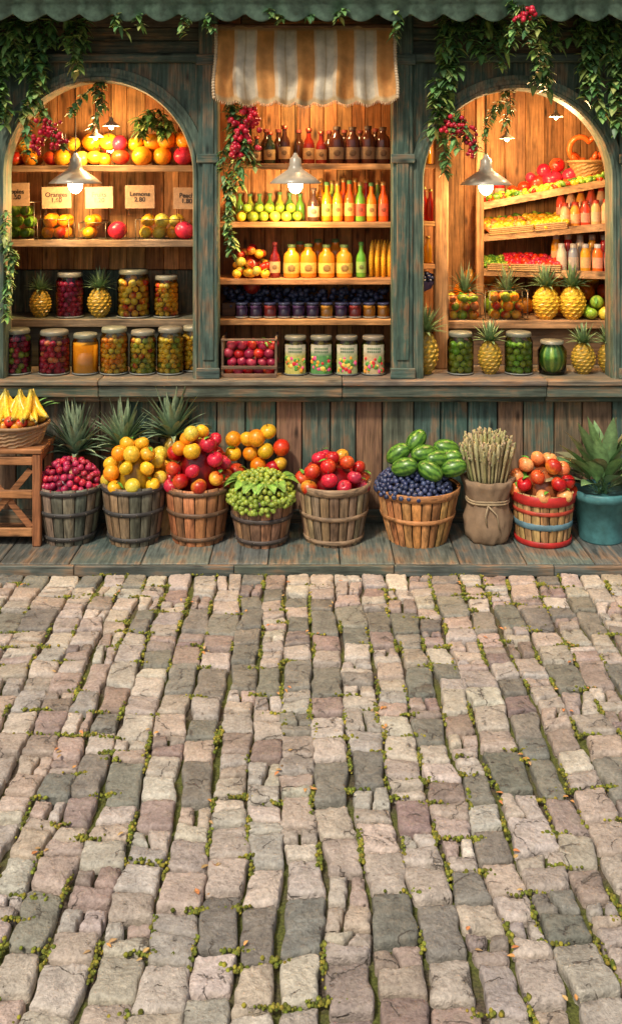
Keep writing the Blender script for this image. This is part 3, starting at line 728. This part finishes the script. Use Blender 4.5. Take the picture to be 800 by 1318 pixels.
for s_ in(-1,1):
    pts=[(p[0]+s_*.06+.075*math.cos(q)*s_,p[1]-.02*math.sin(q),cz0+.09+.085*math.sin(q)) for q in np.linspace(-2.2,2.7,16)]
    tube(b,pts,[.012]+[.02]*14+[.010],'fruit',jit((.62,.13,.02),.1),9)
b.build('basket_of_peppers_and_sausage_rings')
def saucejar(t,d,dz=0,h=.13):
    p=sp(0,t,d); b=B(); lathe(b,p[0],p[1],p[2]-.01+dz,[(.001,0),(.036,0),(.038,.01),(.038,h-.02),(.03,h)],'bottle',jit((.5,.02,.02),.3),14); lathe(b,p[0],p[1],p[2]-.01+dz+h,[(.036,0),(.036,.022),(.001,.024)],'enamel',(.65,.05,.04),14)
    lathe(b,p[0],p[1],p[2]-.01+dz,[(.0385,h*.25),(.0385,h*.6)],'plain',(.6,.4,.25),14); b.build('sauce_jar')
for t in(.79,.86,.93,1.0): saucejar(t,.10)
for t in(.80,.87,.94): saucejar(t,.22,0,.24)
for t in(.06,.13): saucejar(t,.2,0,.15)
b=B()
for k in range(150):
    t=U(.04,.98); d=U(.0,.09); p=sp(0,t,d); fruit(b,p[0],p[1],p[2]+.015+U(0,.03),.023,R.choice(['melon','tomato','mango','lemon','green','green']) ,sc=(1,1.5,.9))
b.build('tray_of_peppers')
def produce_tray(name,k,t0,t1,kinds,rf,n,dd=(.0,.22),hz=.06,sc=(1,1,1)):
    b=B()
    for _ in range(n):
        t=U(t0,t1); d=U(*dd); p=sp(k,t,d); fruit(b,p[0],p[1],p[2]+rf*.8+(d-dd[0])/(dd[1]-dd[0])*hz+U(0,.02),rf,R.choice(kinds),sc)
    L0=np.array(sp(k,t0,dd[0]-.022)); L1=np.array(sp(k,t1,dd[0]-.022)); m_=24
    for q in range(4):
        pts=[L0+(L1-L0)*i/m_+np.array([0,.004*math.sin(i*math.pi+q*math.pi),.004+.013*q]) for i in range(m_+1)]
        tube(b,pts,.008,'plain',jit((.42,.25,.1),.15),5)
    b.build(name)
produce_tray('basket_of_mangoes',1,.03,.30,['mango','lemon','peach'],.028,75)
produce_tray('basket_of_bananas',1,.31,.5,['lemon','yellow','mango'],.024,60,sc=(1,1.8,1))
produce_tray('tray_of_cucumbers',1,.02,.47,['melon','green'],.024,110,(.22,.34),.06,(1,2.6,1))
produce_tray('basket_of_tomatoes',2,.16,.46,['tomato','cherry'],.026,110)
produce_tray('tray_of_green_chilies',2,.02,.15,['melon','green'],.016,80,(.0,.2),.05,(1,3,1))
def shelfjar(k,t,d,r,h,col,cap,name,dz=0):
    p=sp(k,t,d); b=B(); z=p[2]-.012+dz; lathe(b,p[0],p[1],z,[(.001,0),(r*.95,0),(r,.01),(r,h*.7),(r*.7,h*.82),(r*.6,h*.88)],'bottle',jit(col,.1),14)
    lathe(b,p[0],p[1],z,[(r*1.02,h*.2),(r*1.02,h*.55)],'plain',mixc(col,(.7,.55,.4),.5),14)
    lathe(b,p[0],p[1],z+h*.86,[(r*.66,0),(r*.66,h*.13),(.001,h*.14)],'enamel',cap,14); b.build(name)
for i,t in enumerate(np.linspace(.50,.98,9)): shelfjar(1,t,.06,.034,.19,[(.7,.4,.2),(.8,.3,.05),(.7,.06,.03),(.75,.45,.2)][i%4],(.65,.08,.04),'spice_jar')
for i,t in enumerate(np.linspace(.50,.98,9)): shelfjar(1,t,.18,.034,.28,[(.7,.1,.05),(.75,.45,.25),(.8,.35,.05)][i%3],(.65,.08,.04),'spice_jar')
for i,t in enumerate(np.linspace(.48,.97,8)): shelfjar(2,t,.06,.036,.21,[(.65,.55,.4),(.3,.35,.45),(.8,.4,.03),(.75,.15,.02),(.6,.02,.02),(.9,.45,.03),(.65,.04,.02),(.8,.3,.02)][i],(.5,.45,.4),'preserve_bottle')
for i,t in enumerate(np.linspace(.47,.97,8)): shelfjar(2,t,.17,.036,.27,[(.8,.4,.03),(.6,.02,.02),(.65,.6,.5)][i%3],(.5,.45,.4),'preserve_bottle')
# right lower step
y=.52
glassbox('fruit_box',598,zR4,y,46,32,['peach','green','lemon','redyel'],.034,.18); glassbox('fruit_box',651,zR4,y,48,38,['redyel','olive','orange','green'],.036,.18)
b=B()
for px in(598,652): tuft(b,X(px,.58),.58,zR4+.17,.2,34,.013)
b.build('pineapple_crowns')
for px in(702,736): pineapple(px,zR4,y,34,76,'yellow_squash_with_leaves',col=((.85,.5,.04),(.7,.42,.04)))
rowfruit('row_of_green_apples',752,800,zR4,y-.05,9,['green','green','lemon'],3,2)
rowfruit('row_of_green_apples',575,690,zR4,.85,11,['green','redyel','orange'],3,1)
rowfruit('row_of_red_apples',690,800,zR4,.82,11,['red','orange','yellow'],4,1)
y=.14
pineapple(547,CT,y,33,98); pineapple(630,CT,y,30,76); pineapple(750,CT,y,30,72); pineapple(783,CT,y+.03,28,70)
jar(592,CT,y,34,54,['green','olive'],'jar_of_green_apples',rf=.026); jar(667,CT,y,36,54,['olive','green'],'jar_of_green_apples',rf=.026)
b=B(); x=X(710,y)
v,f=sph(40,12); v=v.copy(); a=np.arctan2(v[:,1],v[:,0]); k=1+.05*np.cos(a*10); vv=v.copy(); vv[:,0]*=k*.08;vv[:,1]*=k*.08;vv[:,2]*=.10
cl=np.where((np.cos(a*10)>0)[:,None],np.array([[.38,.52,.08]]),np.array([[.08,.24,.03]])); b.add(vv+np.array([x,y,CT+.105]),f,'fruit',cl)
lathe(b,x,y,CT+.001,[(.07,0),(.092,.02),(.095,.15),(.07,.19),(.07,.2)],'glass',(1,1,1),24); lathe(b,x,y,CT+.2,[(.075,0),(.075,.02),(.001,.022)],'enamel',(.2,.2,.15),24); b.build('jar_with_striped_melon')
# ---------------------------------------------------------------- buckets
def bucket(b,x,y,ztop,rt,rb,cols,hoop=(.12,.10,.08),hoops=(.12,.56,.93),ns=16,mat='woodv',thickrim=False):
    z0=DECKZ+.001; H=ztop-z0
    lathe(b,x,y,z0,[(.001,.004),(rb*.95,.004),(rt*.955,H*.98),(rt*.955,H*.985)],'woodv',(.03,.02,.015),24)
    lathe(b,x,y,z0,[(.001,H*.86),(rt*.93,H*.86)],'woodv',(.03,.02,.015),24)
    for i in range(ns):
        a0=2*math.pi*i/ns+.016; a1=2*math.pi*(i+1)/ns-.016; c=jit(R.choice(cols),.28); v=[];f=[]; dz=U(-.005,.005)
        for t in [0,.25,.5,.75,1.0]:
            r=(rb+(rt-rb)*t)*(1+.03*math.sin(math.pi*t))
            for q,e in((0,-.005),(.15,0),(.5,.003),(.85,0),(1,-.005)): a=a0+(a1-a0)*q; v.append((x+(r+e)*math.cos(a),y+(r+e)*math.sin(a),z0+H*t+(dz if t==1 else 0)))
        for k in range(4):
            for q in range(4): o=k*5+q; f.append((o,o+1,o+6,o+5))
        o=len(v); r=rt*.955
        for q in(0,.15,.5,.85,1): a=a0+(a1-a0)*q; v.append((x+r*math.cos(a),y+r*math.sin(a),z0+H+dz))
        for q in range(4): f.append((20+q,21+q,o+q+1,o+q))
        b.add(v,f,mat,c,True)
    for t in hoops:
        hw=.014 if not(thickrim and t>.8) else .024
        def rr(u): return (rb+(rt-rb)*u)*(1+.03*math.sin(math.pi*u))
        u0,u1=t-hw/H,t+hw/H
        lathe(b,x,y,z0,[(rr(u0)+.001,H*u0),(rr(u0)+.009,H*u0+.002),(rr(u1)+.009,H*u1-.002),(rr(u1)+.001,H*u1)],'tin' if not thickrim else 'woodh',hoop,36)
        if not thickrim:
            for q in range(6): a=-math.pi/2+(q-2.5)*.5; ball(b,(x+(rr(t)+.009)*math.cos(a),y+(rr(t)+.009)*math.sin(a),z0+H*t),.0045,'metal',(.2,.17,.13),6,4)
YB=-.25
def mk(px,pt,wt,wb,dy=0):
    y=YB+dy; return X(px,y),y,Z(pt-4,y),S(wt,y),S(wb,y)
DG=[(.17,.14,.10),(.2,.15,.10),(.12,.125,.095),(.22,.135,.08)]; BR=[(.36,.15,.06),(.42,.18,.075),(.3,.13,.06)]; GB=[(.26,.18,.11),(.31,.2,.12),(.22,.16,.10)]
x,y,z,rt,rb=mk(90,624,42,31,.0); b=B(); bucket(b,x,y,z,rt,rb,DG,(.06,.055,.05)); pile(b,x,y,z-.03,rt*.9,.165,.022,['pink','cherry','purple','pink'],1500,k=1.6); b.build('bucket_of_red_grapes')
def pine_behind(px,py,yy,L_,n,w,col):
    b=B(); xx=X(px,yy); zz=Z(py,yy); zb=DECKZ+.002; hb=zz-zb
    basket(b,xx,yy,zb,.07,.085,hb*.45,(.2,.12,.06))
    nu,nv=22,16; v=[];f=[];cl=[]
    for j in range(nv+1):
        t=j/nv; rr=.075*(math.sin(math.pi*(.1+.84*t))**.55)
        for i in range(nu):
            a=2*math.pi*(i+.5*(j%2))/nu; pk=(j%2==0 and (i+(j//2))%2==0); k=1.07 if pk else .97
            v.append((xx+rr*k*math.cos(a),yy+rr*k*math.sin(a),zb+hb*(.4+.6*t))); cl.append(jit((.62,.36,.04) if pk else (.25,.18,.03),.12))
    for j in range(nv):
        for i in range(nu): i2=(i+1)%nu; f.append((j*nu+i,j*nu+i2,(j+1)*nu+i2,(j+1)*nu+i))
    b.add(v,f,'fruit',cl,False)
    tuft(b,xx,yy,zz-.02,L_,n,w,col); b.build('pineapple')
pine_behind(97,584,-.06,.37,80,.024,(.16,.25,.16))
x,y,z,rt,rb=mk(173,622,41,31,-.02); b=B(); bucket(b,x,y,z,rt,rb,DG,(.06,.055,.05)); pile(b,x,y,z-.015,rt*.84,.245,.049,['yellow','yellow','lemon'],900,kf=lambda d:['redyel','orange'] if (d[0]<-.3 and d[1]<0 and R.random()<.5) else ['yellow','lemon','yellow']); b.build('bucket_of_yellow_apples')
pine_behind(158,576,-.06,.36,50,.026,(.13,.25,.10))
x,y,z,rt,rb=mk(255,624,42,32,.0); b=B(); bucket(b,x,y,z,rt,rb,BR,(.16,.09,.05)); pile(b,x,y,z-.015,rt*.86,.34,.052,['red'],1000,kf=lambda d:['yellow','yellow','lemon','orange'] if (d[2]>.62 and d[0]<.3) else ['red','pom','red','redyel']); b.build('bucket_of_mixed_apples')
pine_behind(222,562,-.05,.38,70,.025,(.15,.26,.14))
b=B()
yy=-.12
for px,py,k in((207,582,'lemon'),(213,597,'yellow')): fruit(b,X(px,yy),yy-.03,Z(py,yy),.046,k)
basket(b,X(211,yy),yy-.02,DECKZ+.002,.07,.08,Z(606,yy)-DECKZ-.002); b.build('basket_of_yellow_apples')
x,y,z,rt,rb=mk(337,636,42,31,-.04); b=B(); bucket(b,x,y,z,rt,rb,[(.3,.16,.09),(.25,.15,.09),(.34,.18,.09)],(.09,.07,.06))
pile(b,x,y-.02,z-.02,rt*.98,.15,.017,['grape','grape','olive'],2600,k=1.55)
for k in range(110):
    a=U(3.5,5.9); rr=rt*U(.95,1.12); fruit(b,x+rr*math.cos(a),y+rr*math.sin(a),z-U(-.02,.085)*(1 if abs(a-4.5)<.6 else .5),.016,'grape')
for k in range(16): a=U(2.5,6.6); blade(b,(x+.13*math.cos(a),y+.12*math.sin(a),z+.08),(math.cos(a),math.sin(a),.35),.12,.045,.6,jit((.12,.24,.04),.2))
b.build('bucket_of_green_grapes')
b=B(); yy=-.07; xx=X(337,yy)
for px,py,k in((300,584,'yellow'),(305,605,'red'),(322,585,'orange'),(318,566,'yellow'),(345,556,'yellow'),(342,580,'yellow'),(362,577,'tomato'),(360,597,'yellow'),(332,599,'orange'),(284,592,'red'),(300,566,'orange'),(352,602,'red'),(330,563,'orange')): fruit(b,X(px,yy),yy+U(-.03,.03),Z(py,yy),.054,k)
basket(b,xx,yy,DECKZ+.002,.09,.13,Z(610,yy)-DECKZ-.002); b.build('basket_of_oranges')
x,y,z,rt,rb=mk(429,622,47,36,.0); b=B(); bucket(b,x,y,z,rt,rb,GB,(.3,.2,.12),(.08,.5,.95),22,thickrim=True); pile(b,x,y,z-.02,rt*.85,.17,.050,['red','red','redyel','pom','redyel'],900); b.build('bushel_basket_of_red_apples')
x,y,z,rt,rb=mk(537,628,53,37,.0); b=B(); bucket(b,x,y,z,rt,rb,[(.5,.23,.08),(.44,.19,.07),(.54,.26,.1)],(.46,.21,.08),(.5,.95),24,thickrim=True)
pile(b,x-.03,y-.02,z-.02,rt*.9,.14,.016,['blue'],2600,k=1.5)
for px,py,yy,an in((520,601,-.39,.3),(553,606,-.40,-.2),(583,602,-.34,.5),(512,584,-.27,.9),(545,584,-.29,.2),(574,577,-.22,.1),(535,568,-.19,.7),(562,591,-.31,-.3),(578,590,-.28,.3)):
    r=.056; v,f=sph(30,16); c=np.array([jit((.035,.11,.015),.1) if math.cos(math.atan2(q[1],q[2])*9+math.sin(q[0]*9)*.5)>0 else jit((.13,.29,.035),.1) for q in v])
    rt_=rotm(0,-an+U(-.3,.3),U(-.5,.5)); b.add((v*np.array([1.5,1,1])*r)@rt_.T+np.array([X(px,yy),yy,Z(py,yy)]),f,'fruit',c)
b.build('basket_of_watermelons_and_blueberries')
x,y,z,rt,rb=mk(627,618,32,25,-.02); b=B(); H=z-DECKZ
wob=lambda a,zz: .06*math.sin(a*7+zz*20)+.04*math.sin(a*13+2-zz*31)
lathe(b,x,y,DECKZ+.001,[(.001,0),(rb*.9,0),(rb*1.05,.02),(rt*.95,H*.2),(rt*.95,H*.4),(rt*.78,H*.62),(rt*.8,H*.68),(rt*.98,H*.9),(rt*1.05,H*1.0),(rt*.9,H*1.0),(rt*.75,H*.8)],'cloth',(.3,.2,.12),60,wob)
pts=[(x+rt*.85*math.cos(a),y+rt*.85*math.sin(a),DECKZ+H*.65+.004*math.sin(a*3)) for a in np.linspace(0,2*math.pi,24)]; tube(b,pts,.007,'cloth',(.45,.34,.2),6)
pts2=[(p[0],p[1],p[2]+.014) for p in pts]; tube(b,pts2,.007,'cloth',(.4,.3,.18),6)
tube(b,[(x-.02,y-rt*.9,DECKZ+H*.65),(x-.04,y-rt*1.0,DECKZ+H*.5),(x-.03,y-rt*1.02,DECKZ+H*.35)],.005,'cloth',(.4,.3,.18),5); tube(b,[(x-.02,y-rt*.9,DECKZ+H*.65),(x+.03,y-rt*1.0,DECKZ+H*.52),(x+.045,y-rt*1.02,DECKZ+H*.3)],.005,'cloth',(.4,.3,.18),5)
for k in range(95):
    a=k*2.4; q=math.sqrt(k/95); dx,dy=math.cos(a)*q,math.sin(a)*q; L_=.38*U(.88,1.08)*(1-.12*q*q)
    p0=np.array([x+dx*rt*.6,y+dy*rt*.6,z-.1]); p1=p0+np.array([dx*.085,dy*.07,L_]); pts=[p0+(p1-p0)*t for t in(0,.4,.7,.8,.9,1)]
    tube(b,pts,[.007,.0075,.0075,.013,.011,.003],'plain',jit(R.choice([(.42,.36,.18),(.34,.34,.14)]),.2),7)
    for m_ in range(8): ball(b,p0+(p1-p0)*(.70+.038*m_)+np.array([U(-.008,.008),U(-.008,.008),0]),.007,'plain',jit(R.choice([(.3,.2,.13),(.48,.36,.22),(.25,.24,.12)]),.2),5,4,sc=(1,1,1.6))
b.build('burlap_sack_of_asparagus')
x,y,z,rt,rb=mk(698,632,39,33,-.02); b=B(); bucket(b,x,y,z,rt,rb,[(.5,.28,.11),(.44,.26,.11)],(.42,.02,.02),(.05,.94),20)
H=z-DECKZ
def band(u0,u1,c,e=.006): lathe(b,x,y,DECKZ,[((rb+(rt-rb)*u0)*1.02+e-.004,H*u0),((rb+(rt-rb)*u0)*1.028+e,H*u0+.003),((rb+(rt-rb)*u1)*1.028+e,H*u1-.003),((rb+(rt-rb)*u1)*1.02+e-.004,H*u1)],'pot',c,40)
band(.80,.99,(.5,.025,.02),.009); band(.01,.12,(.48,.025,.02),.009); band(.34,.46,(.12,.22,.26)); band(.62,.70,(.48,.06,.03))
pile(b,x,y,z-.015,rt*.87,.20,.05,['peach','redyel','red','peach'],1400,k=1.62); b.build('painted_bucket_of_peaches')
x,y,z,rt,rb=mk(773,632,36,27,.0); b=B(); H=z-DECKZ
lathe(b,x,y,DECKZ+.001,[(.001,0),(rb,0),(rb*1.02,.01),(rt*.95,H*.82),(rt*1.06,H*.83),(rt*1.08,H*.98),(rt*1.04,H),(rt*.95,H),(rt*.92,H*.9),(.001,H*.88)],'pot',(.08,.25,.26),36)
for i in range(46):
    a=i*2.4; t=i/46; el=.45+.95*t+U(-.1,.1); d=(math.cos(a)*math.cos(el)*1.1,math.sin(a)*math.cos(el)*.4-.10,math.sin(el)); blade(b,(x+U(-.03,.03),y+U(-.03,.03),z-.03),d,U(.42,.68)*(.8+.2*t),U(.045,.065),U(.25,.5)*math.cos(el)+.05,jit(R.choice([(.09,.18,.07),(.12,.22,.09),(.07,.15,.06)]),.2),12,fold=.3,tipc=R.choice([(.18,.3,.12),(.26,.22,.12)]),pet=.25)
b.build('potted_leafy_plant')
# crate stand with bananas
b=B(); y0,y1=-.40,-.08; x0,x1=X(-40,y0),X(52,y0); zt=Z(578,y0); WD=[(.36,.15,.06),(.31,.13,.05),(.4,.18,.07)]
for xx in(x0,x1-.05):
    for yy in(y0,y1-.045): box(b,xx,xx+.05,yy,yy+.045,DECKZ+.001,zt-.03,'woodv',jit(R.choice(WD),.1),.005)
for k in range(4): box(b,x0-.01,x1+.01,y0-.01+k*.086,y0+.072+k*.086,zt-.029,zt,'woodh',jit(R.choice(WD),.1),.005)
for zz in(zt-.10,DECKZ+.06,DECKZ+.29): box(b,x0+.051,x1-.051,y0+.005,y0+.03,zz,zz+.05,'woodh',jit(R.choice(WD),.1),.004)
Wd,Hh=(x1-x0-.1),.40
L_=math.hypot(Wd,Hh); cx=(x0+x1)/2; cz=DECKZ+.28
for s_ in(-1,1):
    an=s_*math.atan2(Hh,Wd); box(b,cx-L_/2+.03,cx+L_/2-.03,y0+.032+.012*(s_>0),y0+.042+.012*(s_>0),cz-.02,cz+.02,'woodh',jit(R.choice(WD),.1),.003,rotm(0,an,0))
for zz in(zt-.10,DECKZ+.06,DECKZ+.29): box(b,x1-.04,x1-.015,y0+.046,y1-.046,zz,zz+.05,'woody',jit(R.choice(WD),.1),.004)
box(b,x0+.05,x1-.05,y0+.06,y1-.05,DECKZ+.04,DECKZ+.055,'woodh',(.2,.09,.04))
b.build('wooden_crate_stand')
b=B(); yc=-.24; xc=X(22,yc); basket(b,xc,yc,zt+.002,.15,.19,.12,(.34,.2,.1)); lathe(b,xc,yc,zt,[(.001,.09),(.17,.09)],'plain',(.1,.06,.03),16)
def banana(b,p,a,L_=.2,r=.021,curl=1.0,tilt=1.1):
    pts=[];rr=[]
    for i in range(9):
        t=i/8; an=tilt-curl*1.3*t
        if i==0: q=np.array(p,float)
        else: q=pts[-1]+np.array([math.cos(a)*math.cos(an),math.sin(a)*math.cos(an),-math.sin(an)])*L_/8
        pts.append(q); rr.append([.4,.55,.9,1,1,1,.9,.6,.25][i]*r)
    tube(b,pts,rr,'fruit',[tuple(v) for v in np.repeat(np.array([[.25,.2,.04],[.6,.5,.05]]+[jit((.88,.52,.03),.12)]*5+[[.7,.5,.05],[.1,.07,.02]]),7,0)],7)
for bx,n in((-.07,7),(.02,7),(.09,5)):
    for i in range(n): banana(b,(xc+bx,yc+U(-.03,.03),zt+.32+U(-.02,.02)),-math.pi/2+(i-n/2+.5)*.42,.25,.023,1.0,1.45)
for i in range(18): a=U(0,6.28); fruit(b,xc+.14*math.cos(a),yc+.14*math.sin(a),zt+.12+U(0,.04),.038,R.choice(['red','redyel','pom','orange']))
for i in range(18): a=U(0,6.28); blade(b,(xc+.1*math.cos(a),yc+.06,zt+.15),(math.cos(a),.2,1),U(.14,.24),.026,.4,jit((.12,.24,.07),.2))
b.build('basket_of_bananas')
# ---------------------------------------------------------------- hanging foliage
GR=[(.06,.14,.04),(.10,.2,.055),(.15,.25,.07),(.05,.12,.045),(.2,.26,.07)]
def strand(b,p0,p1,yv,n,ls,wav=.03):
    x0,z0=X(p0[0],yv),Z(p0[1],yv); x1,z1=X(p1[0],yv),Z(p1[1],yv); pts=[]
    ph=U(0,6)
    for i in range(13):
        t=i/12; pts.append(np.array([x0+(x1-x0)*t+wav*math.sin(t*5+ph)*t,yv+.02*math.sin(t*4+ph),z0+(z1-z0)*t]))
    tube(b,pts,.003,'leaf',(.08,.06,.03),4)
    for k in range(n):
        t=(k+U(0,.9))/n*12; i=min(11,int(t)); q=pts[i]+(pts[i+1]-pts[i])*(t-i); a=U(0,6.28)
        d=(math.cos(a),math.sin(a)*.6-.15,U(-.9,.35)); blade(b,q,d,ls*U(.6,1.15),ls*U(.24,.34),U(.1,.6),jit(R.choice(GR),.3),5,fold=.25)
def cluster(b,px,py,yv,n,rx,rz,r,cols=((.55,.012,.03),(.62,.02,.05),(.42,.008,.03))):
    for k in range(n):
        q=np.array([X(px,yv)+R.gauss(0,rx*.5),yv+R.gauss(0,.022),Z(py,yv)+R.gauss(0,rz*.5)]); ball(b,q,r*U(.8,1.15),'fruit',jit(R.choice(cols),.2),9,6)
        if k%3==0: tube(b,[q,(q[0]+U(-.01,.01),q[1],q[2]+.05)],.0015,'leaf',(.06,.06,.02),3)
def plant(name,strands,yv,ls=.075,cl=(),dens=1.0,br=.015):
    b=B()
    for s_ in strands:
        n=int(math.hypot(s_[0]-s_[2],s_[1]-s_[3])*.60*dens)+7; strand(b,(s_[0],s_[1]),(s_[2],s_[3]),yv+U(-.03,.03),n,ls)
    for c in cl: cluster(b,c[0],c[1],yv-.03,c[2],c[3],c[4],br)
    b.build(name)
plant('hanging_ivy',[(40,18,42,90),(52,18,48,130),(30,20,30,100),(60,40,30,150),(70,20,60,60),(20,20,22,70)],-.14)
plant('hanging_berry_vine',[(40,120,62,175),(55,130,75,190),(30,130,42,205)],-.1,.06,cl=[(60,165,34,.06,.08),(77,180,22,.035,.06),(47,188,20,.03,.06)])
plant('hanging_ivy',[(102,22,96,92),(92,28,108,80),(112,24,100,60),(85,20,90,60)],-.14)
plant('hanging_ivy',[(8,22,2,150),(0,60,10,150),(14,30,12,90),(-6,40,0,160)],-.12)
plant('hanging_ivy',[(130,98,126,165),(128,104,84,150),(126,100,128,140)],.04,.055)
plant('leafy_shelf_plant',[(175,150,190,178),(185,145,215,175),(200,140,225,170),(195,150,180,170),(190,140,205,165)],.45,.065,dens=2)
plant('climbing_ivy',[(8,270,10,340),(14,310,12,410),(6,340,8,405)],-.03,.05,dens=1.3)
plant('hanging_cherry_vine',[(296,130,300,250),(310,128,322,215),(304,130,290,200),(318,130,312,240),(300,128,310,200)],-.08,.065,cl=[(312,165,46,.08,.11),(325,150,26,.04,.06),(304,190,24,.04,.06)],br=.018)
plant('climbing_ivy',[(288,190,290,290),(300,220,294,330),(296,240,296,320)],-.05,.05,dens=1.3)
plant('hanging_ivy',[(585,20,572,110),(575,20,560,140),(592,20,585,95),(580,60,568,160),(560,100,560,175),(603,18,612,70),(570,18,575,80)],-.14)
plant('hanging_berry_vine',[(575,120,590,195),(568,130,578,210),(590,140,610,195),(560,150,580,225)],-.1,.06,cl=[(590,165,40,.07,.07),(606,182,26,.03,.07),(576,165,20,.04,.06)])
plant('hanging_ivy',[(625,18,640,88),(618,20,618,80),(634,30,655,70),(645,18,650,50)],-.14)
plant('hanging_berry_vine',[(668,5,660,60),(675,5,685,70),(690,20,697,92),(660,0,668,40)],-.46,.06,cl=[(670,22,22,.05,.04),(682,14,10,.03,.03)],br=.016)
plant('hanging_ivy',[(695,20,690,110),(703,22,700,120),(715,18,712,60)],-.14)
plant('hanging_ivy',[(755,18,748,90),(762,18,770,150),(770,20,760,110),(745,20,735,50),(752,18,755,130)],-.14)
plant('hanging_ivy',[(790,30,785,120),(798,20,792,160),(782,20,780,80),(800,60,797,170),(775,18,778,60)],-.12)
plant('hanging_ivy',[(655,108,655,165),(652,108,635,155),(640,130,615,180)],.05,.05)
plant('hanging_ivy',[(270,15,268,40),(400,12,402,22),(345,10,360,26),(445,10,430,24),(510,12,512,50),(240,18,236,45),(150,18,155,40),(180,18,176,34)],-.42,.055)
# ---------------------------------------------------------------- camera, light
cam=bpy.data.cameras.new('camera'); co=bpy.data.objects.new('camera',cam); scn.collection.objects.link(co); scn.camera=co
co.location=(0,-D,HC); co.rotation_euler=(math.pi/2,0,0)
cam.sensor_fit='HORIZONTAL'; cam.sensor_width=36; cam.lens=36*F/800; cam.shift_y=-(659-HP)/800; cam.clip_end=1000
w=bpy.data.worlds.new('World'); scn.world=w; w.use_nodes=True; nt=w.node_tree; sk=nt.nodes.new('ShaderNodeTexSky'); sk.sky_type='NISHITA'; sk.sun_disc=False
EL,AZ=math.radians(50),math.radians(28)
sk.sun_elevation=EL; sk.sun_rotation=math.pi+AZ; sk.dust_density=5; sk.air_density=1; sk.ozone_density=.6
nt.links.new(sk.outputs[0],nt.nodes['Background'].inputs[0]); nt.nodes['Background'].inputs[1].default_value=.095
su=bpy.data.lights.new('sun','SUN'); su.energy=2.75; su.angle=math.radians(6); su.color=(1,.91,.77); so=bpy.data.objects.new('sun',su); scn.collection.objects.link(so)
dirv=Vector((-math.sin(AZ)*math.cos(EL),-math.cos(AZ)*math.cos(EL),math.sin(EL)))
so.rotation_euler=dirv.to_track_quat('Z','Y').to_euler(); so.location=(-2,-5,6)
scn.view_settings.view_transform='Standard'; scn.view_settings.look='None'; scn.view_settings.exposure=0
print('faces',sum(len(o.data.polygons) for o in scn.objects if o.type=='MESH'))
